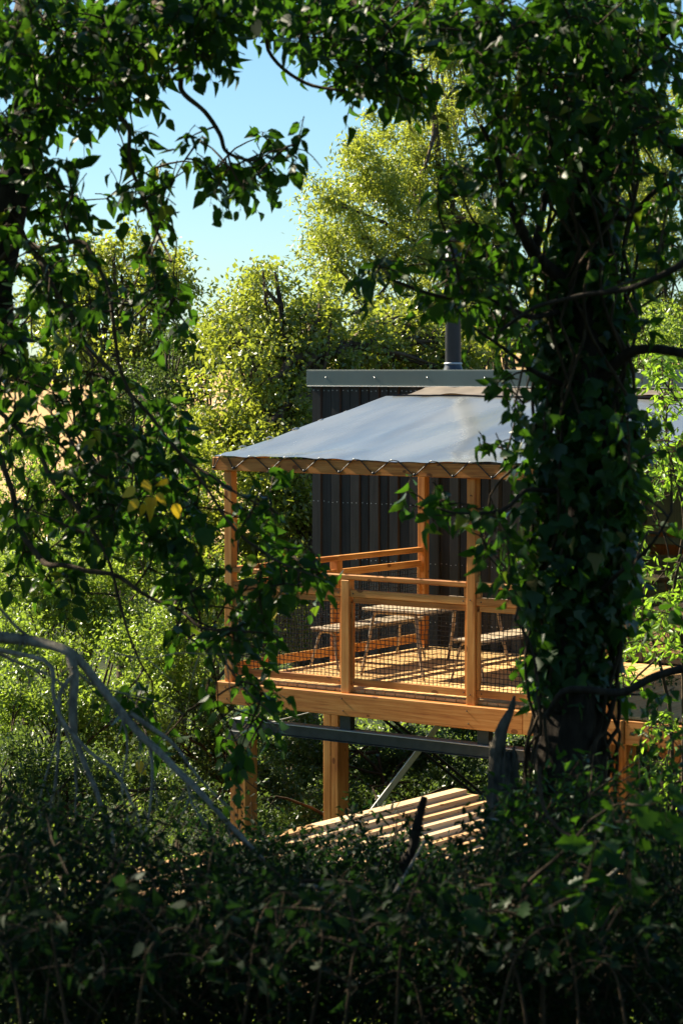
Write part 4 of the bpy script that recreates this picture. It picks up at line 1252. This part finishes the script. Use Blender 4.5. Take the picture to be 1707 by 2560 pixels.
# ---- sunlit young shoots right of the trunk
bS = v2(1560, 1950, 17.5); bS.z = float(ground_h(np.array(bS.x), np.array(bS.y)))
sp_ = empty("sapling", bS, 0, "sunlit sapling with lime green leaves in front of the glazed door", "sapling")
ps = Plant(sp_, bS)
for pts, r0, r1 in [
    ([bS, v2(1540, 1700, 17.5), v2(1500, 1480, 17.4), v2(1450, 1300, 17.3), v2(1470, 1150, 17.3)], .018, .006),
    ([bS, v2(1568, 1500, 17.4), v2(1540, 1400, 17.3), v2(1568, 1200, 17.3), v2(1530, 1000, 17.3), v2(1540, 850, 17.3)], .018, .006),
    ([v2(1420, 1600, 17.2), v2(1480, 1540, 17.2), v2(1568, 1440, 17.2), v2(1620, 1380, 17.2)], .006, .012),
    ([v2(1470, 1150, 17.3), v2(1530, 1230, 17.2), v2(1570, 1260, 17.2), v2(1610, 1270, 17.2)], .006, .010),
    ([v2(1500, 1340, 17.3), v2(1530, 1300, 17.2), v2(1528, 1240, 17.2), v2(1500, 1170, 17.2)], .005, .008),
]: ps.limb(pts, r0, r1, 6)
SB = [(1520, 850, 45, 40, 19), (1500, 1020, 60, 60, 32), (1545, 930, 35, 40, 14), (1540, 1110, 40, 50, 20), (1470, 1130, 35, 40, 12), (1450, 1230, 25, 30, 8), (1480, 1290, 30, 40, 8), (1510, 1410, 50, 50, 32), (1450, 1480, 40, 30, 16), (1540, 1480, 40, 40, 16), (1440, 1560, 40, 25, 12), (1520, 1680, 40, 40, 16), (1540, 1800, 40, 60, 16), (1470, 820, 30, 25, 6), (1560, 1330, 20, 40, 8), (1500, 880, 30, 20, 6)]
gs = random.Random(9)
ps.grow(scatter(SB, gs, (16.6, 18.2)), gs, .066, nleaf=(6, 10), L=(.16, .3), droop=.2, tw=.0045)
ps.finish(L_LIME, T_OVAL, TWIG)

# ---- splintered snag
sn_b = v2(1155, 1830, 10.0); gz = float(ground_h(np.array(sn_b.x), np.array(sn_b.y)))
sn = empty("dead_snag", (sn_b.x, sn_b.y, gz), 0, "splintered grey stump of a dead tree in front of the deck's steel beam", "stump")
V = []; Fq = []
seg = 48; rows = 22
top_z = [0] * seg
gg = random.Random(4)
zt = v2(1155, 1625, 10.0).z; zs = v2(1155, 1720, 10.0).z
for k in range(seg):
    a = 2 * math.pi * k / seg
    spike = max(0, math.cos(a - 4.1)) ** 5 * .78 + max(0, math.cos(a - 5.6)) ** 14 * .45 + max(0, math.cos(a - 2.9)) ** 9 * .30 + .16 * abs(noise.noise(Vector((a * 2.2, 3, 1))))
    top_z[k] = zs - .06 + (zt - zs) * spike + gg.uniform(-.03, .05)
for j in range(rows + 1):
    for k in range(seg):
        a = 2 * math.pi * k / seg
        t_ = j / rows
        z = gz - .1 + (top_z[k] - gz + .1) * t_
        r = .066 * (1.35 - .55 * t_ ** 2) * (1 + .28 * noise.noise(Vector((math.cos(a) * 2.5, math.sin(a) * 2.5, z * 1.2))) + .22 * noise.noise(Vector((a * 5, 2, z * 1.5))) + .12 * (1 if k % 3 == 0 else -.4))
        V.append((r * math.cos(a), r * math.sin(a) , z - gz))
for j in range(rows):
    for k in range(seg):
        Fq.append((j * seg + k, j * seg + (k + 1) % seg, (j + 1) * seg + (k + 1) % seg, (j + 1) * seg + k))
ci = len(V); V.append((0, 0, zs - gz - .12)); V.append((0, 0, zs - gz - .12))
for k in range(seg):
    Fq.append((rows * seg + k, rows * seg + (k + 1) % seg, ci, ci + 1))
link("stump_wood", mesh_np("stump_wood", V, Fq, False), SNAG, sn)
t = Tubes(); q0 = Vector((0, 0, 0)); off = (sn_b.x, sn_b.y, gz)
t.add(smooth_path([v2(1140, 1760, 10), v2(1150, 1680, 9.95), v2(1172, 1630, 9.95), v2(1180, 1598, 9.95)], 3), [.035, .033, .03, .028, .025, .022, .018, .015, .01, .006][:10], 7, .4)
t.build("splinter", SNAG, sn, off)

# ---- drooping dead branch, left
bD = v2(-260, 1680, 9.6); bD.z = float(ground_h(np.array(bD.x), np.array(bD.y)))
db = empty("dead_branch", bD, 0, "bare silver grey branch arching down from the left edge over the shrubs", "branch")
def dead(pts, r0, r1, sub=5, s=9):
    pts = [v2(x, y, Y) for x, y, Y in pts]; pts = smooth_path(pts, sub)
    pts = [p + noise.noise_vector(p * 7) * .008 for p in pts]; n = len(pts)
    t = Tubes(); t.add(pts, [r0 + (r1 - r0) * (i / (n - 1)) ** .8 for i in range(n)], s, .22)
    return t
dead([(-260, 1900, 9.6), (-200, 1560, 9.6), (-60, 1470, 9.6), (0, 1463, 9.6), (90, 1475, 9.6), (165, 1500, 9.5), (220, 1560, 9.5), (290, 1650, 9.4), (380, 1740, 9.3), (470, 1830, 9.2), (540, 1910, 9.2), (605, 1975, 9.1)], .034, .008).build("main_bough", DEAD, db, bD)
subs = [
    ([(160, 1500, 9.5), (172, 1560, 9.45), (168, 1660, 9.4), (190, 1740, 9.4), (225, 1830, 9.3), (258, 1920, 9.3), (262, 1960, 9.3)], .026, .009),
    ([(-60, 1480, 9.6), (40, 1500, 9.5), (115, 1530, 9.4), (125, 1600, 9.35), (142, 1650, 9.3), (200, 1720, 9.2), (270, 1780, 9.1), (315, 1870, 9.0), (335, 1950, 9.0)], .014, .005),
    ([(172, 1545, 9.45), (140, 1590, 9.4), (138, 1680, 9.35), (130, 1780, 9.3), (112, 1880, 9.3), (115, 1960, 9.3), (120, 2060, 9.3)], .011, .004),
    ([(142, 1650, 9.3), (172, 1740, 9.3), (175, 1850, 9.3), (182, 1920, 9.3)], .007, .003),
    ([(220, 1560, 9.5), (280, 1650, 9.4), (292, 1720, 9.4), (280, 1800, 9.35), (300, 1900, 9.3), (330, 1990, 9.3)], .009, .003),
    ([(345, 1710, 9.35), (350, 1790, 9.3), (340, 1880, 9.25), (320, 1960, 9.2)], .009, .005),
    ([(300, 1640, 9.4), (390, 1700, 9.35), (460, 1790, 9.3), (520, 1850, 9.25)], .013, .004),
    ([(430, 1790, 9.25), (440, 1850, 9.2), (480, 1900, 9.2)], .005, .002),
    ([(165, 1530, 9.45), (230, 1580, 9.5), (330, 1600, 9.55), (420, 1640, 9.6)], .007, .003),
    ([(90, 1478, 9.6), (40, 1440, 9.6), (0, 1400, 9.6), (-40, 1370, 9.6)], .010, .006),
    ([(0, 1500, 9.6), (60, 1530, 9.55), (130, 1560, 9.5), (180, 1600, 9.45)], .010, .004),
    ([(120, 2060, 9.3), (105, 2110, 9.2), (100, 2150, 9.2)], .005, .002), ([(118, 2060, 9.3), (128, 2110, 9.2), (134, 2160, 9.2)], .005, .002),
    ([(280, 1960, 9.0), (275, 2040, 9.0), (262, 2110, 9.0)], .009, .004),
    ([(140, 1680, 9.35), (100, 1800, 9.3), (80, 1880, 9.3)], .007, .003),
    ([(260, 1500, 9.9), (330, 1510, 9.9), (430, 1500, 9.9), (530, 1505, 9.9)], .005, .002),
]
for pts, r0, r1 in subs:
    dead(pts, r0 * .85, r1 * .8, 4, 7).build("side_branch", DEAD, db, bD)
gt = random.Random(31); ft = Tubes()
for pts, r0, r1 in subs + [([(165, 1500, 9.5), (290, 1650, 9.4), (380, 1740, 9.3), (470, 1830, 9.2), (540, 1910, 9.2)], 0, 0)]:
    for q in range(5):
        k = gt.randrange(len(pts) - 1); f_ = gt.random(); A = pts[k]; B = pts[k + 1]
        x = A[0] + (B[0] - A[0]) * f_; y = A[1] + (B[1] - A[1]) * f_; Y = A[2] + (B[2] - A[2]) * f_
        l = gt.uniform(35, 130); an = gt.uniform(-.9, .9)
        tip = (x + math.sin(an) * l, y + abs(math.cos(an)) * l, Y + gt.uniform(-.12, .12))
        w = wiggle(v2(x, y, Y), v2(*tip), 6, .14, q + x); ft.add(w, [.0034 - .0004 * i for i in range(7)], 5, .2)
        if gt.random() < .6:
            m_ = w[3]; ft.add(wiggle(m_, m_ + Vector((gt.uniform(-.08, .08), gt.uniform(-.04, .04), -gt.uniform(.04, .14))), 4, .15, q), [.002 - .0003 * i for i in range(5)], 4)
ft.build("fine_twigs", DEAD, db, bD, kind='stuff')

# ---- shady undergrowth on the bank
def shrub(label, blobs, Yr, leafsize, per, seed, mat=L_SHRUB, tmpl=T_OVAL, group="shady shrubs on the bank", hard_top=None, bright=0):
    g = np.random.default_rng(seed)
    cx = np.mean([b[0] for b in blobs]); cy = np.max([b[1] for b in blobs])
    mid = v2(cx, cy, sum(Yr) / 2)
    bz = float(ground_h(np.array(mid.x), np.array(mid.y)))
    e = empty("shrub", (mid.x, mid.y, bz), 0, label, "shrub", group)
    P = []; D = []; N = []; S = []; tw = Tubes()
    for (x, y, rx, ry, n) in blobs:
        for _ in range(n):
            a = g.random() * 2 * math.pi; r = math.sqrt(g.random())
            tip = v2(x + math.cos(a) * rx * r, y + math.sin(a) * ry * r, g.uniform(*Yr))
            gz = float(ground_h(np.array(tip.x), np.array(tip.y)))
            if tip.z < gz + .05: tip.z = gz + g.uniform(.1, .5)
            L = g.uniform(.25, .5)
            d = Vector((g.normal() * .5, g.normal() * .4, g.uniform(.2, 1.0))).normalized()
            b = tip - d * L
            tw.add([b, b.lerp(tip, .5) + Vector((g.normal(), g.normal(), 0)) * .02, tip], [.004, .003, .0015], 4, cap=False)
            m = int(per * g.uniform(.7, 1.3))
            for q in range(m):
                t_ = g.random(); p = b.lerp(tip, t_)
                dd = unit(g.normal(size=3) + np.array(d) * .6)
                P.append(np.array(p) + dd * .012 + g.normal(size=3) * .03); D.append(dd); N.append(g.normal(size=3) * .5 + np.array([0, 0, .9])); S.append(leafsize * g.uniform(.6, 1.25))
    # main stems down to the soil
    for k in range(7):
        tip = Vector(P[g.integers(len(P))]); gz = float(ground_h(np.array(tip.x), np.array(tip.y)))
        if tip.z > gz + .2: tw.add(wiggle(Vector((tip.x + g.normal() * .1, tip.y, gz - .05)), tip, 5, .12, k), [.012, .011, .009, .007, .005, .003], 5)
    leaf_np("foliage", np.array(P), np.array(D), np.array(N), np.array(S), tmpl, mat, e, (mid.x, mid.y, bz))
    tw.build("twigs", TWIG, e, (mid.x, mid.y, bz), kind='stuff')
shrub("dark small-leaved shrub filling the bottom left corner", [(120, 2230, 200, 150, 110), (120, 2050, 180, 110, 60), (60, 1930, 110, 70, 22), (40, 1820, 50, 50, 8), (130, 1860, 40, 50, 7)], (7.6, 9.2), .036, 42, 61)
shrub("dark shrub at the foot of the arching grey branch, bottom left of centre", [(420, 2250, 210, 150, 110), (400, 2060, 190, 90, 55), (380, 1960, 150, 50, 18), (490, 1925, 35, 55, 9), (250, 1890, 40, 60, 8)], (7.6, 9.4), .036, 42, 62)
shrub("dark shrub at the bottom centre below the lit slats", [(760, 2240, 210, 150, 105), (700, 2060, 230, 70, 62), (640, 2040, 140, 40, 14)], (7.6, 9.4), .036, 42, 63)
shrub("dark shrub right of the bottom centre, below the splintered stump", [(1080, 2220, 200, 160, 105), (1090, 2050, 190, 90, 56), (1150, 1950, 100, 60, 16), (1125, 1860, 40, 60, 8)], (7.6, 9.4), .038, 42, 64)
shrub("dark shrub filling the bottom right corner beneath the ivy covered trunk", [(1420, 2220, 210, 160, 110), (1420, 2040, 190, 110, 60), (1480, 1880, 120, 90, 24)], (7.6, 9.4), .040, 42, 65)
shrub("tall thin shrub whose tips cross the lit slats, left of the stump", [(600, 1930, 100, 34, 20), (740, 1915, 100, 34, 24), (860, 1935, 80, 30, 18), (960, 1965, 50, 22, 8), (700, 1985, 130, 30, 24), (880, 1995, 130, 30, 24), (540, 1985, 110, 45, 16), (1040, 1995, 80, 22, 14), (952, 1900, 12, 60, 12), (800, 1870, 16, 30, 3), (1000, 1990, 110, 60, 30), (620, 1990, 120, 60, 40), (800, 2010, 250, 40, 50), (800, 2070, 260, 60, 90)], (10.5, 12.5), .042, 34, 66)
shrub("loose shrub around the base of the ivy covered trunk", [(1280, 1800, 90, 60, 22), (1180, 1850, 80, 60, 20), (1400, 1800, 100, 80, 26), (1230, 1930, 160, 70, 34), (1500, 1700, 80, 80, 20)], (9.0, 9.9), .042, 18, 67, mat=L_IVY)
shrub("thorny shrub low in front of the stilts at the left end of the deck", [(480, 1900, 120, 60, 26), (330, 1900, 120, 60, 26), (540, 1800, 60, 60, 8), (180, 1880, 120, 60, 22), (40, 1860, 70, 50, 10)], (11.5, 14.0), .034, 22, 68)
p0 = v2(925, 2060, 10.6); gzz = float(ground_h(np.array(p0.x), np.array(p0.y)))
e = empty("dead_sapling", (p0.x, p0.y, gzz), 0, "thick dark mossy dead sapling leaning across the lit slats below the deck", "sapling")
t = Tubes(); sp2 = smooth_path([Vector((p0.x - .02, p0.y, gzz - .1)), p0, v2(945, 1960, 10.6), v2(958, 1890, 10.6), v2(974, 1830, 10.6)], 5)
t.add(sp2, [.038 - .026 * i / len(sp2) for i in range(len(sp2))], 10, .35); t.build("stem", DARKBARK, e, (p0.x, p0.y, gzz))
# broad oak leaves hanging low at the right
bO = v2(1250, 2300, 7.6); bO.z = float(ground_h(np.array(bO.x), np.array(bO.y)))
ok_ = empty("oak_seedling", bO, 0, "young oak with lobed blue-green leaves low at the right in deep shade", "sapling")
po = Plant(ok_, bO)
po.limb([bO, v2(1240, 2150, 7.7), v2(1200, 2050, 7.7), v2(1290, 1950, 7.7), v2(1350, 1880, 7.7)], .012, .004, 6)
po.limb([v2(1200, 2050, 7.7), v2(1100, 2020, 7.7), v2(1000, 2010, 7.7)], .005, .002, 5)
go_ = random.Random(12)
po.grow(scatter([(1300, 2000, 90, 90, 14), (1200, 2120, 90, 70, 10), (1420, 1900, 80, 70, 9), (1100, 2080, 80, 50, 5), (1480, 1840, 60, 50, 5)], go_, (7.4, 8.2)), go_, .085, nleaf=(4, 6), L=(.15, .25), droop=.35, tw=.0035)
po.finish(L_FG, T_OAK, TWIG, n_obj=60)
# brambles arching through the undergrowth
bB = v2(700, 2300, 7.4); bB.z = float(ground_h(np.array(bB.x), np.array(bB.y)))
bb = empty("bramble", bB, 0, "arching bramble canes with larger leaves across the bottom of the view", "bramble")
pb = Plant(bb, bB)
gb = random.Random(44)
for k in range(13):
    x = 60 + k * 118 + gb.uniform(-30, 30); y = gb.uniform(2230, 2380); dx = gb.choice([-1, 1]) * gb.uniform(120, 260); h = gb.uniform(120, 330); Y = gb.uniform(7.0, 7.6)
    q = v2(x, y, Y); q.z = max(q.z - .2, float(ground_h(np.array(q.x), np.array(q.y))))
    pb.limb([q, v2(x + dx * .2, y - h * .6, Y), v2(x + dx * .55, y - h, Y), v2(x + dx, y - h * .75, Y)], .0055, .002, 6, 6, .1, .012)
pb.grow(scatter([(x, 2150, 90, 130, 9) for x in range(60, 1560, 125)], gb, (7.0, 7.7)), gb, .046, nleaf=(4, 7), L=(.08, .15), droop=.3, tw=.003, maxlink=.35)
pb.finish(L_SHRUB, T_BROAD, TWIG, n_obj=200)
# pale bare twigs among the undergrowth
for lab, pts in [("bare forked twig lying across the undergrowth at bottom centre", [[(690, 2025, 8.2), (760, 2022, 8.2), (860, 2032, 8.1)], [(690, 2030, 8.2), (740, 2040, 8.2), (790, 2070, 8.1)], [(900, 2060, 8.1), (930, 2010, 8.2), (975, 1930, 8.3)]]),
                 ("long bare curving stem rising through the undergrowth at right", [[(1236, 1760, 8.4), (1250, 1860, 8.3), (1310, 1920, 8.2), (1400, 1900, 8.1)], [(1250, 2060, 8.0), (1400, 2010, 8.0), (1440, 1940, 8.0), (1470, 1910, 8.0)], [(1050, 2040, 8.1), (1180, 2050, 8.1), (1290, 2070, 8.1)]])]:
    p0 = v2(*pts[0][0]); p0.z = float(ground_h(np.array(p0.x), np.array(p0.y)))
    e = empty("bare_twig", p0, 0, lab, "twig")
    for k, pp in enumerate(pts):
        t = Tubes(); sp2 = smooth_path([v2(*q) for q in pp], 5); n = len(sp2); t.add(sp2, [.008 - .0045 * i / n for i in range(n)], 6, .2); t.build("stem", DEAD if k else TWIG, e, p0)
print("tris", sum(len(o.data.polygons) for o in col.objects if o.type == 'MESH'), "objects", len(col.objects))
